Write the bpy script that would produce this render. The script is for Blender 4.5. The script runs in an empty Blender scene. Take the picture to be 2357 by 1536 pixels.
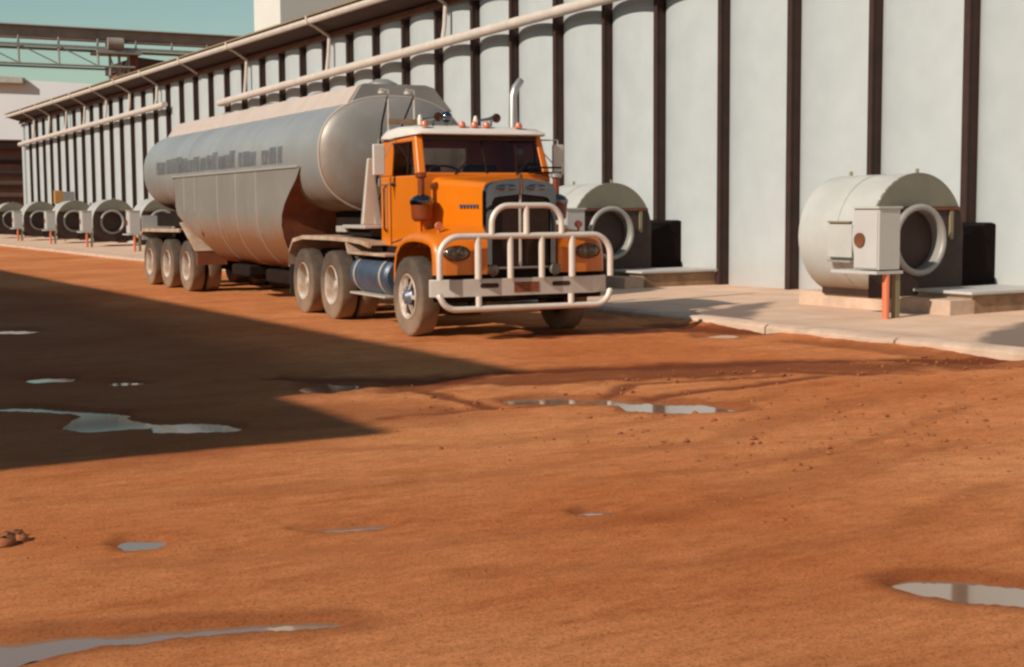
import bpy, bmesh, math, random
import numpy as np
from mathutils import Vector, Matrix
random.seed(7); rng = np.random.default_rng(7)
PI = math.pi; R = math.radians
S = bpy.context.scene
COL = S.collection
# ---------------------------------------------------------------- camera
F_PX, W_PX = 3250.0, 2357.0
cam_d = bpy.data.cameras.new("camera"); cam = bpy.data.objects.new("camera", cam_d); COL.objects.link(cam)
cam_d.sensor_width = 36.0; cam_d.lens = 36.0 * F_PX / W_PX
cam_d.clip_start = 0.1; cam_d.clip_end = 4000
_p, _y, _r = R(5.1166), R(29.7044), R(0.4)
fw = Vector((math.sin(_y)*math.cos(_p), math.cos(_y)*math.cos(_p), -math.sin(_p)))
rt = Vector((math.cos(_y), -math.sin(_y), 0)); dn = fw.cross(rt)
rt2 = rt*math.cos(_r) + dn*math.sin(_r); dn2 = dn*math.cos(_r) - rt*math.sin(_r)
m3 = Matrix((rt2, -dn2, -fw)).transposed()
cam.matrix_world = Matrix.Translation((0, 0, 1.68)) @ m3.to_4x4()
S.camera = cam
# ---------------------------------------------------------------- sky, sun, exposure
SUN_EL = R(32.0); SUN_DIR = Vector((-1.0, -0.20, 0)).normalized()      # horizontal direction towards the sun
sun_v = Vector((SUN_DIR.x*math.cos(SUN_EL), SUN_DIR.y*math.cos(SUN_EL), math.sin(SUN_EL)))
world = bpy.data.worlds.new("World"); S.world = world; world.use_nodes = True
nt = world.node_tree; nt.nodes.clear()
sky = nt.nodes.new("ShaderNodeTexSky"); sky.sky_type = 'NISHITA'; sky.sun_disc = False
sky.sun_elevation = SUN_EL; sky.sun_rotation = math.atan2(SUN_DIR.x, SUN_DIR.y)
sky.air_density = 1.3; sky.dust_density = 0.3; sky.ozone_density = 1.5
tint = nt.nodes.new("ShaderNodeMix"); tint.data_type = 'RGBA'; tint.blend_type = 'MULTIPLY'; tint.inputs[0].default_value = 1.0
tint.inputs[7].default_value = (1.0, 1.12, 1.01, 1)
bg = nt.nodes.new("ShaderNodeBackground"); bg.inputs[1].default_value = 0.068
wo = nt.nodes.new("ShaderNodeOutputWorld")
nt.links.new(sky.outputs[0], tint.inputs[6]); nt.links.new(tint.outputs[2], bg.inputs[0]); nt.links.new(bg.outputs[0], wo.inputs[0])
sd = bpy.data.lights.new("sun", 'SUN'); sd.energy = 4.2; sd.angle = R(0.6); sd.color = (1.0, 0.89, 0.76)
sun = bpy.data.objects.new("sun", sd); COL.objects.link(sun)
sun.rotation_euler = sun_v.to_track_quat('Z', 'Y').to_euler(); sun.location = (-20, 0, 30)
vs = S.view_settings; vs.view_transform = 'Standard'; vs.look = 'None'; vs.gamma = 1.0; vs.use_curve_mapping = False; vs.exposure = 0.20
S.cycles.filter_width = 2.5; S.cycles.max_bounces = 8
# ---------------------------------------------------------------- helpers
def mat(name, col, rough=0.6, metal=0.0, noise=0.0, nscale=3.0, bump=0.0, bscale=20.0, col2=None, spec=0.5, coat=0.0, stretch=(1,1,1), emit=None, streak=None):
    m = bpy.data.materials.new(name); m.use_nodes = True
    n = m.node_tree.nodes; l = m.node_tree.links; b = n["Principled BSDF"]
    b.inputs["Roughness"].default_value = rough; b.inputs["Metallic"].default_value = metal
    b.inputs["Specular IOR Level"].default_value = spec; b.inputs["Coat Weight"].default_value = coat
    c = (*col, 1)
    if noise or col2:
        tc = n.new("ShaderNodeTexCoord"); mp = n.new("ShaderNodeMapping"); mp.inputs[3].default_value = stretch
        nz = n.new("ShaderNodeTexNoise"); nz.inputs["Scale"].default_value = nscale; nz.inputs["Detail"].default_value = 6; nz.inputs["Roughness"].default_value = 0.6
        rp = n.new("ShaderNodeValToRGB"); rp.color_ramp.elements[0].position = 0.35; rp.color_ramp.elements[1].position = 0.68
        if col2 is None: col2 = tuple(x*(1-noise) for x in col)
        rp.color_ramp.elements[0].color = (*col2, 1); rp.color_ramp.elements[1].color = c
        l.new(tc.outputs["Object"], mp.inputs[0]); l.new(mp.outputs[0], nz.inputs["Vector"]); l.new(nz.outputs[0], rp.inputs[0]); l.new(rp.outputs[0], b.inputs["Base Color"])
    else: b.inputs["Base Color"].default_value = c
    if bump:
        tc2 = n.new("ShaderNodeTexCoord"); n2 = n.new("ShaderNodeTexNoise"); n2.inputs["Scale"].default_value = bscale; n2.inputs["Detail"].default_value = 4
        bp = n.new("ShaderNodeBump"); bp.inputs["Strength"].default_value = bump; bp.inputs["Distance"].default_value = 0.03
        l.new(tc2.outputs["Object"], n2.inputs["Vector"]); l.new(n2.outputs[0], bp.inputs["Height"]); l.new(bp.outputs[0], b.inputs["Normal"])
    return m

def dirty(name, col, mud, z0, z1, rough=0.45, metal=0.0, noise=0.25, nscale=1.5, amt=1.0, spec=0.5):
    """painted or metal skin with real mud splash: mud below z1 (object space), solid below z0, broken by noise"""
    m = mat(name, col, rough, metal, noise, nscale, spec=spec)
    n = m.node_tree.nodes; l = m.node_tree.links; b = n["Principled BSDF"]
    base = b.inputs["Base Color"].links[0].from_socket
    tc = n.new("ShaderNodeTexCoord"); sx = n.new("ShaderNodeSeparateXYZ"); l.new(tc.outputs["Object"], sx.inputs[0])
    nz = n.new("ShaderNodeTexNoise"); nz.inputs["Scale"].default_value = 2.2; nz.inputs["Detail"].default_value = 8; nz.inputs["Roughness"].default_value = 0.7
    l.new(tc.outputs["Object"], nz.inputs["Vector"])
    ad = n.new("ShaderNodeMath"); ad.operation = 'MULTIPLY_ADD'; ad.inputs[1].default_value = (z1-z0)*1.6; ad.inputs[2].default_value = -(z1-z0)*0.8
    l.new(nz.outputs[0], ad.inputs[0])
    a2 = n.new("ShaderNodeMath"); a2.operation = 'ADD'; l.new(ad.outputs[0], a2.inputs[0]); l.new(sx.outputs[2], a2.inputs[1])
    mr = n.new("ShaderNodeMapRange"); mr.inputs[1].default_value = z0; mr.inputs[2].default_value = z1; mr.inputs[3].default_value = amt; mr.inputs[4].default_value = 0
    l.new(a2.outputs[0], mr.inputs[0])
    mx = n.new("ShaderNodeMix"); mx.data_type = 'RGBA'; l.new(mr.outputs[0], mx.inputs[0]); l.new(base, mx.inputs[6]); mx.inputs[7].default_value = (*mud, 1)
    l.new(mx.outputs[2], b.inputs["Base Color"])
    r2 = n.new("ShaderNodeMapRange"); l.new(mr.outputs[0], r2.inputs[0]); r2.inputs[3].default_value = rough; r2.inputs[4].default_value = 0.9; l.new(r2.outputs[0], b.inputs["Roughness"])
    if metal:
        r3 = n.new("ShaderNodeMapRange"); l.new(mr.outputs[0], r3.inputs[0]); r3.inputs[3].default_value = metal; r3.inputs[4].default_value = 0; l.new(r3.outputs[0], b.inputs["Metallic"])
    return m

class MB:
    def __init__(s, off=(0,0,0)): s.v = []; s.f = []; s.off = off
    def add(s, vs, fs):
        k = len(s.v); s.v += [tuple(p) for p in vs]; s.f += [tuple(i+k for i in f) for f in fs]; return s
    def box(s, x0, x1, y0, y1, z0, z1):
        v = [(x,y,z) for z in (z0,z1) for y in (y0,y1) for x in (x0,x1)]
        return s.add(v, [(0,2,3,1),(4,5,7,6),(0,1,5,4),(2,6,7,3),(0,4,6,2),(1,3,7,5)])
    def hexa(s, b, t):          # bottom 4 pts, top 4 pts (same winding, ccw from above)
        return s.add(list(b)+list(t), [(3,2,1,0),(4,5,6,7),(0,1,5,4),(1,2,6,5),(2,3,7,6),(3,0,4,7)])
    def loft(s, rings, closed=True, cap=True):
        n = len(rings[0]); k = len(s.v)
        for r in rings: s.v += [tuple(p) for p in r]
        m = n if closed else n-1
        for i in range(len(rings)-1):
            for j in range(m):
                a = k+i*n+j; b = k+i*n+(j+1)%n; s.f.append((a, b, b+n, a+n))
        if cap and closed:
            s.f.append(tuple(k+j for j in reversed(range(n)))); s.f.append(tuple(k+(len(rings)-1)*n+j for j in range(n)))
        return s
    def prism(s, pts, axis, a, b):   # 2d polygon extruded along axis; 2d coords are the other two axes in xyz order
        def P(p, t):
            return {'x':(t,p[0],p[1]),'y':(p[0],t,p[1]),'z':(p[0],p[1],t)}[axis]
        return s.loft([[P(p,a) for p in pts],[P(p,b) for p in pts]])
    def lathe(s, prof, axis='x', c=(0,0,0), n=24, cap=False):
        rings = []
        for r, h in prof:
            ring = []
            for i in range(n):
                t = 2*PI*i/n; a, b = r*math.cos(t), r*math.sin(t)
                p = {'x':(h,a,b),'y':(a,h,b),'z':(a,b,h)}[axis]
                ring.append((c[0]+p[0], c[1]+p[1], c[2]+p[2]))
            rings.append(ring)
        return s.loft(rings, True, cap)
    def tube(s, pts, r, n=10, closed=False, cap=True):
        P = [Vector(p) for p in pts]; N = len(P); rr = r if isinstance(r, (list, tuple)) else [r]*N
        T = []
        for i in range(N):
            if closed: t = (P[(i+1)%N]-P[i]).normalized() + (P[i]-P[i-1]).normalized()
            else:
                t = Vector((0,0,0))
                if i < N-1: t += (P[i+1]-P[i]).normalized()
                if i > 0: t += (P[i]-P[i-1]).normalized()
            T.append(t.normalized())
        up = Vector((0,0,1)) if abs(T[0].z) < 0.9 else Vector((1,0,0))
        u = T[0].cross(up).normalized(); rings = []
        for i in range(N):
            u = (u - T[i]*u.dot(T[i])).normalized(); w = T[i].cross(u)
            rings.append([P[i] + (u*math.cos(2*PI*j/n) + w*math.sin(2*PI*j/n))*rr[i] for j in range(n)])
        if closed:
            k = len(s.v)
            for q in rings: s.v += [tuple(p) for p in q]
            for i in range(N):
                for j in range(n):
                    a = k+i*n+j; b = k+i*n+(j+1)%n; c = k+((i+1)%N)*n; s.f.append((a, b, c+(j+1)%n, c+j))
            return s
        return s.loft(rings, True, cap)
    def ball(s, c, r, n=10, sx=1, sy=1, sz=1):
        prof = [(max(1e-3, math.sin(PI*i/n)), -math.cos(PI*i/n)) for i in range(n+1)]
        k = len(s.v); s.lathe(prof, 'z', (0,0,0), n*2, False)
        for i in range(k, len(s.v)):
            p = s.v[i]; s.v[i] = (c[0]+p[0]*r*sx, c[1]+p[1]*r*sy, c[2]+p[2]*r*sz)
        return s
    def build(s, name, m, parent=None, bev=0, smooth=35, flip=True, seg=2):
        me = bpy.data.meshes.new(name)
        o = s.off; me.from_pydata([(p[0]-o[0], p[1]-o[1], p[2]-o[2]) for p in s.v], [], s.f)
        bm = bmesh.new(); bm.from_mesh(me); bmesh.ops.recalc_face_normals(bm, faces=bm.faces); bm.to_mesh(me); bm.free()
        if m: me.materials.append(m)
        if smooth:
            me.polygons.foreach_set('use_smooth', [True]*len(me.polygons)); me.set_sharp_from_angle(angle=R(smooth))
        ob = bpy.data.objects.new(name, me); COL.objects.link(ob)
        if parent: ob.parent = parent
        if bev:
            b = ob.modifiers.new('bevel', 'BEVEL'); b.width = bev; b.segments = seg; b.limit_method = 'ANGLE'; b.angle_limit = R(40)
            b.harden_normals = True
        return ob

def tag(o, label=None, cat=None, group=None, kind=None):
    if label: o['label'] = label
    if cat: o['category'] = cat
    if group: o['group'] = group
    if kind: o['kind'] = kind
    return o
def thing(name, label, cat, loc=(0,0,0), rz=0, group=None):
    o = bpy.data.objects.new(name, None); COL.objects.link(o); o.location = loc; o.rotation_euler = (0,0,rz); o.empty_display_size = 0.3
    return tag(o, label, cat, group)
def copy_tree(o, parent=None):
    c = o.copy(); COL.objects.link(c)
    if parent: c.parent = parent
    for ch in list(o.children): copy_tree(ch, c)
    return c
def arc(cx, cy, r, a0, a1, n):
    return [(cx+r*math.cos(R(a0+(a1-a0)*i/n)), cy+r*math.sin(R(a0+(a1-a0)*i/n))) for i in range(n+1)]
# ---------------------------------------------------------------- materials
MUD = (0.30, 0.115, 0.045)
M = {}
M['white'] = dirty('weathered_white_steel', (0.44,0.47,0.47), (0.40,0.28,0.20), 0.15, 0.75, rough=0.55, noise=0.09, nscale=1.4, amt=0.3)
M['column'] = mat('dark_brown_steel', (0.045,0.016,0.009), 0.7, noise=0.4, nscale=4)
M['soffit'] = mat('brown_soffit', (0.055,0.022,0.014), 0.8, noise=0.3)
M['rust'] = mat('rusty_angle', (0.20,0.065,0.025), 0.8, noise=0.4, nscale=6)
M['gutter'] = mat('gutter_white', (0.62,0.53,0.46), 0.5, noise=0.15)
M['roof'] = mat('roof_sheet', (0.30,0.20,0.11), 0.6, noise=0.25)
M['drum'] = dirty('fan_paint', (0.49,0.485,0.45), (0.36,0.22,0.12), 0.38, 0.72, rough=0.42, noise=0.12, nscale=2, amt=0.85)
M['drum_end'] = mat('fan_end_dark', (0.055,0.026,0.02), 0.7, noise=0.35, nscale=5)
M['drum_cap'] = mat('fan_cap_olive', (0.205,0.185,0.135), 0.5, noise=0.2)
M['duct'] = mat('fan_shadow_black', (0.012,0.006,0.0045), 0.8, noise=0.3, spec=0.1)  # near-black for the block that stands in for the fan's shadow
M['ring'] = mat('bare_zinc', (0.34,0.32,0.295), 0.5, metal=0.2, noise=0.15)
M['black'] = mat('black_inside', (0.035,0.018,0.013), 0.8)
M['cab_grey'] = mat('cabinet_grey', (0.49,0.475,0.45), 0.45, noise=0.08)
M['conduit'] = mat('orange_conduit', (0.62,0.17,0.08), 0.5)
M['post'] = mat('khaki_post', (0.22,0.18,0.10), 0.6)
M['concrete'] = mat('pale_concrete', (0.64,0.455,0.335), 0.85, noise=0.3, nscale=2.5, bump=0.3, bscale=30)
M['slab_top'] = mat('grey_slab', (0.50,0.48,0.45), 0.6, noise=0.15)
M['slab_side'] = mat('brown_timber', (0.34,0.20,0.11), 0.8, noise=0.4, nscale=5)
M['orange'] = dirty('orange_paint', (0.66,0.165,0.003), (0.40,0.16,0.06), 0.55, 1.15, rough=0.32, noise=0.06, amt=0.5)
M['orange'].node_tree.nodes["Principled BSDF"].inputs["Coat Weight"].default_value = 0.25
M['cabroof'] = mat('white_roof_paint', (0.74,0.66,0.58), 0.35, noise=0.06)
M['chrome'] = mat('chrome', (0.20,0.215,0.24), 0.12, metal=1.0, noise=0.2, nscale=4)
M['silver'] = mat('silver_paint', (0.62,0.55,0.48), 0.38, metal=0.25, noise=0.12, nscale=5)
M['bull'] = mat('bullbar_paint', (0.74,0.64,0.55), 0.4, metal=0.1, noise=0.1, nscale=6)
M['tyre'] = dirty('dusty_tyre', (0.085,0.06,0.045), (0.33,0.215,0.135), -0.6, 0.45, rough=0.88, noise=0.3, nscale=3, amt=0.8)
M['tread'] = mat('dark_tread', (0.05,0.036,0.03), 0.9, noise=0.3)
M['rim'] = mat('dusty_rim', (0.56,0.50,0.44), 0.45, noise=0.35, nscale=5, col2=(0.36,0.24,0.16))
M['hub'] = mat('hub_blue_grey', (0.20,0.21,0.26), 0.4, metal=0.4, noise=0.3, nscale=8)
M['chassis'] = mat('chassis_dark', (0.022,0.014,0.011), 0.85, noise=0.4, nscale=4, spec=0.12)
M['glass_dark'] = None
M['cleaner'] = mat('dark_red_canister', (0.23,0.045,0.008), 0.4, noise=0.3, nscale=6)
M['steel'] = mat('dull_steel', (0.48,0.46,0.44), 0.38, metal=0.7, noise=0.2, nscale=4)
M['grille'] = mat('grille_mesh', (0.055,0.026,0.016), 0.6, noise=0.3, nscale=10)
M['guard'] = mat('guard_pale', (0.52,0.40,0.32), 0.55, noise=0.3, nscale=3, col2=(0.36,0.22,0.13))
M['bluetank'] = mat('blue_grey_tank', (0.085,0.115,0.165), 0.42, metal=0.25, noise=0.3, nscale=4)
M['amber'] = mat('amber_lens', (0.62,0.16,0.08), 0.25)
M['lens'] = mat('lamp_lens', (0.20,0.17,0.13), 0.15, metal=0.5, noise=0.3, nscale=20)
M['plate'] = mat('muddy_plate', (0.26,0.075,0.025), 0.7, noise=0.4, nscale=18)
M['tank'] = dirty('tank_skin', (0.42,0.415,0.40), (0.27,0.14,0.06), 1.62, 2.2, rough=0.36, metal=0.35, noise=0.18, nscale=0.9)
M['tankhead'] = dirty('tank_head', (0.37,0.335,0.30), (0.27,0.135,0.06), 1.5, 2.75, rough=0.5, metal=0.3, noise=0.25, nscale=1.2)
M['belly'] = dirty('belly_skin', (0.33,0.295,0.26), (0.24,0.095,0.03), 1.12, 1.62, rough=0.45, metal=0.3, noise=0.16, nscale=1.2)
M['seam'] = mat('weld_seam', (0.42,0.385,0.345), 0.5, metal=0.3)
M['mudded'] = mat('red_mud_coat', (0.26,0.075,0.03), 0.9, noise=0.35, nscale=3)
M['cream'] = mat('cream_panel', (0.55,0.44,0.37), 0.5, noise=0.12)
M['letter'] = mat('faded_lettering', (0.105,0.11,0.125), 0.5, noise=0.45, nscale=2.4, col2=(0.17,0.17,0.175))
M['bridge'] = mat('weathered_steel', (0.34,0.33,0.30), 0.8, noise=0.25)
M['bridge2'] = mat('gallery_cladding', (0.30,0.25,0.21), 0.8, noise=0.35, nscale=0.6)
M['tower'] = mat('tower_white', (0.62,0.585,0.535), 0.7, noise=0.05, nscale=0.4)
M['pale'] = mat('pale_sheet', (0.52,0.55,0.57), 0.7, noise=0.05, nscale=0.3)
M['slat'] = mat('brown_slats', (0.20,0.12,0.085), 0.8, noise=0.25, nscale=1.5)
M['redroof'] = mat('red_brown_clad', (0.20,0.075,0.05), 0.8, noise=0.3, nscale=1)
M['shed'] = mat('shed_sheet', (0.22,0.15,0.11), 0.75, noise=0.2, nscale=0.5)
M['seat'] = mat('seat_vinyl', (0.06,0.03,0.022), 0.6)
def glass(name, tintc, mixf):
    m = bpy.data.materials.new(name); m.use_nodes = True; n = m.node_tree.nodes; l = m.node_tree.links; n.remove(n["Principled BSDF"])
    t = n.new("ShaderNodeBsdfTransparent"); t.inputs[0].default_value = (*tintc, 1)
    g = n.new("ShaderNodeBsdfGlossy"); g.inputs[0].default_value = (0.9,0.9,0.9,1); g.inputs["Roughness"].default_value = 0.03
    fr = n.new("ShaderNodeFresnel"); fr.inputs[0].default_value = 1.5
    mx = n.new("ShaderNodeMixShader"); l.new(fr.outputs[0], mx.inputs[0]); l.new(t.outputs[0], mx.inputs[1]); l.new(g.outputs[0], mx.inputs[2])
    l.new(mx.outputs[0], n["Material Output"].inputs[0]); return m
M['glass'] = glass('cab_glass', (0.72,0.66,0.60), 0.1)
# ---------------------------------------------------------------- ground, water, apron, kerb
PUD = [
 [(0.93,5.68),(1.16,5.62),(1.45,5.52),(1.72,5.42),(1.95,5.34),(2.17,5.24),(2.16,5.17),(1.91,5.26),(1.72,5.31),(1.52,5.34),(1.27,5.38),(1.08,5.39),(0.99,5.33),(0.86,5.31),(0.69,5.34),(0.75,5.78)],
 [(1.73,7.05),(1.81,7.13),(1.95,7.05),(1.95,6.95),(1.85,6.87),(1.74,6.91)],
 [(2.63,6.87),(2.79,6.84),(3.01,6.82),(3.11,6.74),(2.98,6.69),(2.75,6.73)],
 [(4.07,6.46),(4.18,6.5),(4.29,6.45),(4.32,6.38),(4.18,6.33),(4.06,6.38)],
 [(4.51,4.5),(4.62,4.52),(4.74,4.48),(4.88,4.36),(4.98,4.19),(5.17,4.02),(5.0,3.72),(4.87,3.77),(4.69,3.94),(4.52,4.1),(4.46,4.26),(4.47,4.4)],
 [(5.93,10.69),(6.4,10.66),(6.82,10.26),(7.01,9.87),(7.31,9.65),(7.42,9.14),(7.2,8.99),(6.79,9.19),(6.49,9.5),(6.58,9.77),(6.3,10.14),(5.92,10.38)],
 [(2.91,10.79),(3.07,11.02),(3.37,10.94),(3.5,10.7),(3.55,10.38),(3.42,10.24),(3.05,10.37),(2.86,10.52)],
 [(2.31,11.08),(2.52,11.71),(2.85,11.78),(2.93,11.39),(3.03,10.97),(2.85,10.7),(2.44,10.76)],
 [(1.94,12.73),(2.35,12.6),(2.63,12.23),(3.01,11.68),(2.94,11.44),(2.54,11.83),(2.2,12.2),(1.88,12.34)],
 [(2.64,14.57),(2.93,14.77),(3.22,14.49),(3.08,14.07),(2.76,14.12)],
 [(3.33,13.83),(3.52,13.99),(3.68,13.77),(3.68,13.52),(3.46,13.43),(3.3,13.53)],
 [(3.33,20.84),(3.71,21.01),(4.07,20.68),(4.08,20.17),(3.74,19.91),(3.23,20.18)],
 [(4.74,12.41),(5.05,12.64),(5.37,12.43),(5.24,12.05),(4.88,11.91),(4.66,12.09)],
 [(11.15,14.73),(11.68,14.68),(11.59,14.21),(11.19,13.98),(10.9,14.31)],
]
WET = [  # polyline, half width, strength
 ([(4.9,13.2),(6.06,12.2),(6.83,12.36),(7.65,12.28),(8.56,12.02),(9.5,11.75),(10.43,11.43),(11.27,11.0),(11.9,10.4)],0.25,1.0),
 ([(5.2,12.6),(6.06,12.0),(6.9,11.9),(7.9,11.8),(9.0,11.4),(10.2,10.9),(11.3,10.4)],0.60,0.80),
 ([(4.94,13.3),(5.15,12.2),(6.06,12.14),(6.68,11.54),(7.62,11.4),(8.54,11.2),(9.36,10.93),(9.98,10.35)],0.17,0.85),
 ([(5.67,12.0),(5.63,10.95),(5.64,10.25)],0.10,0.85),
 ([(4.63,10.22),(5.6,10.16),(6.3,10.12),(7.11,9.98)],0.08,0.8),
 ([(6.75,10.23),(7.45,10.85),(8.16,10.78),(9.12,10.65)],0.09,0.8),
 ([(6.99,9.91),(7.68,10.15),(8.47,10.19),(9.43,10.37)],0.08,0.85),
 ([(2.4,10.3),(3.4,10.2),(4.3,10.0),(5.2,10.4)],0.25,0.5),
 ([(11.6,13.2),(11.75,11.6),(11.85,9.6),(11.9,7.0)],0.28,0.55),
 ([(3.2,9.3),(4.6,8.6),(6.2,8.9),(8.2,9.6)],0.10,0.22), ([(2.2,8.1),(4.0,7.6),(6.0,7.9),(8.5,8.9)],0.16,0.20), ([(1.6,6.6),(3.0,6.2),(4.5,6.1),(6.5,6.8)],0.12,0.18),
 ([(3.0,5.6),(4.0,5.2),(5.2,5.2),(6.6,5.8)],0.10,0.20), ([(4.6,7.2),(5.6,7.0),(7.0,7.3),(9.0,8.2)],0.09,0.24), ([(5.0,6.6),(6.2,6.5),(7.6,7.0)],0.08,0.22),
 ([(9.3,15.9),(10.6,15.6),(11.6,15.1),(11.95,14.6)],0.45,1.0),
 ([(11.6,16.0),(11.7,15.0),(11.85,14.2)],0.28,1.0),
 ([(11.6,17.6),(11.8,18.8),(11.9,24)],0.25,0.6),
]
def poly_sd(px, py, poly):
    d = np.full(px.shape, 1e9); inside = np.zeros(px.shape, bool); n = len(poly)
    for i in range(n):
        x0,y0 = poly[i]; x1,y1 = poly[(i+1)%n]; ex,ey = x1-x0, y1-y0
        t = np.clip(((px-x0)*ex+(py-y0)*ey)/(ex*ex+ey*ey), 0, 1)
        d = np.minimum(d, np.hypot(px-x0-t*ex, py-y0-t*ey))
        c = ((y0 > py) != (y1 > py)); xi = (x1-x0)*(py-y0)/((y1-y0) or 1e-9)+x0
        inside ^= (c & (px < xi))
    return np.where(inside, d, -d)
def line_d(px, py, pl):
    d = np.full(px.shape, 1e9)
    for (x0,y0),(x1,y1) in zip(pl[:-1], pl[1:]):
        ex,ey = x1-x0, y1-y0; t = np.clip(((px-x0)*ex+(py-y0)*ey)/(ex*ex+ey*ey), 0, 1)
        d = np.minimum(d, np.hypot(px-x0-t*ex, py-y0-t*ey))
    return d
def vnoise(x, y, sc, seed):
    r = np.random.default_rng(seed).random((256,256)); u = x*sc; v = y*sc
    i = np.floor(u).astype(int); j = np.floor(v).astype(int); fu = u-i; fv = v-j
    fu = fu*fu*(3-2*fu); fv = fv*fv*(3-2*fv); i &= 255; j &= 255; i1 = (i+1)&255; j1 = (j+1)&255
    return (r[i,j]*(1-fu)+r[i1,j]*fu)*(1-fv)+(r[i,j1]*(1-fu)+r[i1,j1]*fu)*fv
def fbm(x, y, sc, seed, o=4):
    t = 0; a = 0.5
    for k in range(o): t = t + a*vnoise(x, y, sc*2**k, seed+k); a *= 0.5
    return t
nl = list(np.arange(-2.0, 12.6, 0.042))
nl = [-2.0-x for x in (1500,800,400,200,100,50,25,12,6,3,1.5,.7,.3)] + nl + [12.6+x for x in (.4,1,2,4,8,16,32,64,128,300,700,1500)]
sl = []; y = 3.4
while y < 34: sl.append(y); y += 0.022 + 0.0011*max(0, y-4)**1.7
sl = [3.4-x for x in (1500,700,300,120,50,20,8,4,2,1,.5,.2)] + sl
while y < 1600: sl.append(y); y *= 1.12
NX = np.array(nl); NY = np.array(sl); gx, gy = np.meshgrid(NX, NY, indexing='ij')
z = 0.010 + 0.020*fbm(gx, gy, 0.7, 3) + 0.012*(fbm(gx, gy, 5.0, 11)-0.5)
rut = 0.5+0.5*np.sin((gx*0.33+gy*1.0)*9 + 5*fbm(gx, gy, 0.8, 31))
rightm = np.clip((gx-3.0-(10-gy)*0.15)/3.0, 0, 1)
z += rightm*(0.034*(fbm(gx*0.6, gy*1.4, 5.5, 21)-0.5) + 0.010*(rut-0.5))
z *= np.clip(1.5-np.hypot(gx, gy)/60, 0, 1)
wet = np.zeros(gx.shape)
for pl, hw, st in WET:
    d = line_d(gx, gy, pl) + (fbm(gx, gy, 1.3, 41)-0.5)*hw*1.6 + (fbm(gx, gy, 6, 45)-0.5)*hw*0.8
    wv = np.clip(1.35-d/hw, 0, 1); wv = wv*wv*(3-2*wv)*st
    z -= 0.014*wv; wet = np.maximum(wet, wv)
z += np.clip((gx-11.72)/0.26, 0, 1)*np.clip((12.6-gx)/0.3, 0, 1)*np.clip(0.075*fbm(gx, gy, 0.9, 71), 0, 0.1)*(gy > -14)
WET_SHADE_ZONE = [(0.9,9.6),(2.2,9.0),(4.0,9.3),(5.2,9.9),(5.0,10.8),(4.4,11.6),(5.6,12.6),(6.3,13.6),(5.6,16),(5.9,20),(6.2,27),(5.0,34),(2.0,34),(0.5,20)]  # wet ground round the puddles, with shed shade darkened into its colour
sdv = poly_sd(gx, gy, WET_SHADE_ZONE) + (fbm(gx, gy, 0.7, 81)-0.47)*1.6 + (fbm(gx, gy, 3.5, 85)-0.47)*0.5
wet = np.maximum(wet, np.clip(sdv/0.9+0.3, 0, 1)*0.52)  # shed shade goes into this mask along with the wet ground
for k, pg in enumerate(PUD):
    sdv = poly_sd(gx, gy, pg) + (fbm(gx, gy, 4.0, 60+k)-0.47)*(0.05 if k in (1,2,3) else 0.10) + (0.055 if k in (0,1,2,3) else 0.04)
    ins = np.clip(sdv/0.07, 0, 1); z = z*(1-ins) + (-0.022)*ins
    rim = np.clip(1+sdv/(0.07 if k in (1,2,3) else 0.14), 0, 1)*(0.3 if k in (1,2,3) else 0.6); wet = np.maximum(wet, rim)
gv = np.stack([gx.ravel(), gy.ravel(), z.ravel()], 1); a, b = gx.shape
idx = np.arange(a*b).reshape(a, b); q = np.stack([idx[:-1,:-1].ravel(), idx[1:,:-1].ravel(), idx[1:,1:].ravel(), idx[:-1,1:].ravel()], 1)
me = bpy.data.meshes.new('ground'); me.vertices.add(len(gv)); me.vertices.foreach_set('co', gv.ravel())
me.loops.add(q.size); me.loops.foreach_set('vertex_index', q.ravel().astype(np.int32))
me.polygons.add(len(q)); me.polygons.foreach_set('loop_start', np.arange(0, q.size, 4, dtype=np.int32)); me.polygons.foreach_set('loop_total', np.full(len(q), 4, dtype=np.int32))
me.update(); me.validate(); me.polygons.foreach_set('use_smooth', np.ones(len(q), bool))
at = me.attributes.new('wet', 'FLOAT', 'POINT'); at.data.foreach_set('value', wet.ravel().astype(np.float32))  # holds wet ground and painted shed shade together
ground = bpy.data.objects.new('ground', me); COL.objects.link(ground); tag(ground, 'red dirt yard with wet wheel tracks', None, None, 'structure')
gm = bpy.data.materials.new('red_dirt'); gm.use_nodes = True; n = gm.node_tree.nodes; l = gm.node_tree.links; pb = n["Principled BSDF"]
tc = n.new("ShaderNodeTexCoord")
def nz(scale, detail, stretch=(1,1,1), rough=0.6):
    mp = n.new("ShaderNodeMapping"); mp.inputs[3].default_value = stretch; l.new(tc.outputs["Object"], mp.inputs[0])
    t = n.new("ShaderNodeTexNoise"); t.inputs["Scale"].default_value = scale; t.inputs["Detail"].default_value = detail; t.inputs["Roughness"].default_value = rough
    l.new(mp.outputs[0], t.inputs["Vector"]); return t
def ramp(src, p0, c0, p1, c1):
    r = n.new("ShaderNodeValToRGB"); r.color_ramp.elements[0].position = p0; r.color_ramp.elements[1].position = p1
    r.color_ramp.elements[0].color = (*c0,1); r.color_ramp.elements[1].color = (*c1,1); l.new(src, r.inputs[0]); return r
def mixc(fac, a_, b_, mode='MIX'):
    x = n.new("ShaderNodeMix"); x.data_type = 'RGBA'; x.blend_type = mode
    if isinstance(fac, float): x.inputs[0].default_value = fac
    else: l.new(fac, x.inputs[0])
    for s_, i in ((a_,6),(b_,7)):
        if isinstance(s_, tuple): x.inputs[i].default_value = (*s_,1)
        else: l.new(s_, x.inputs[i])
    return x.outputs[2]
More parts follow.
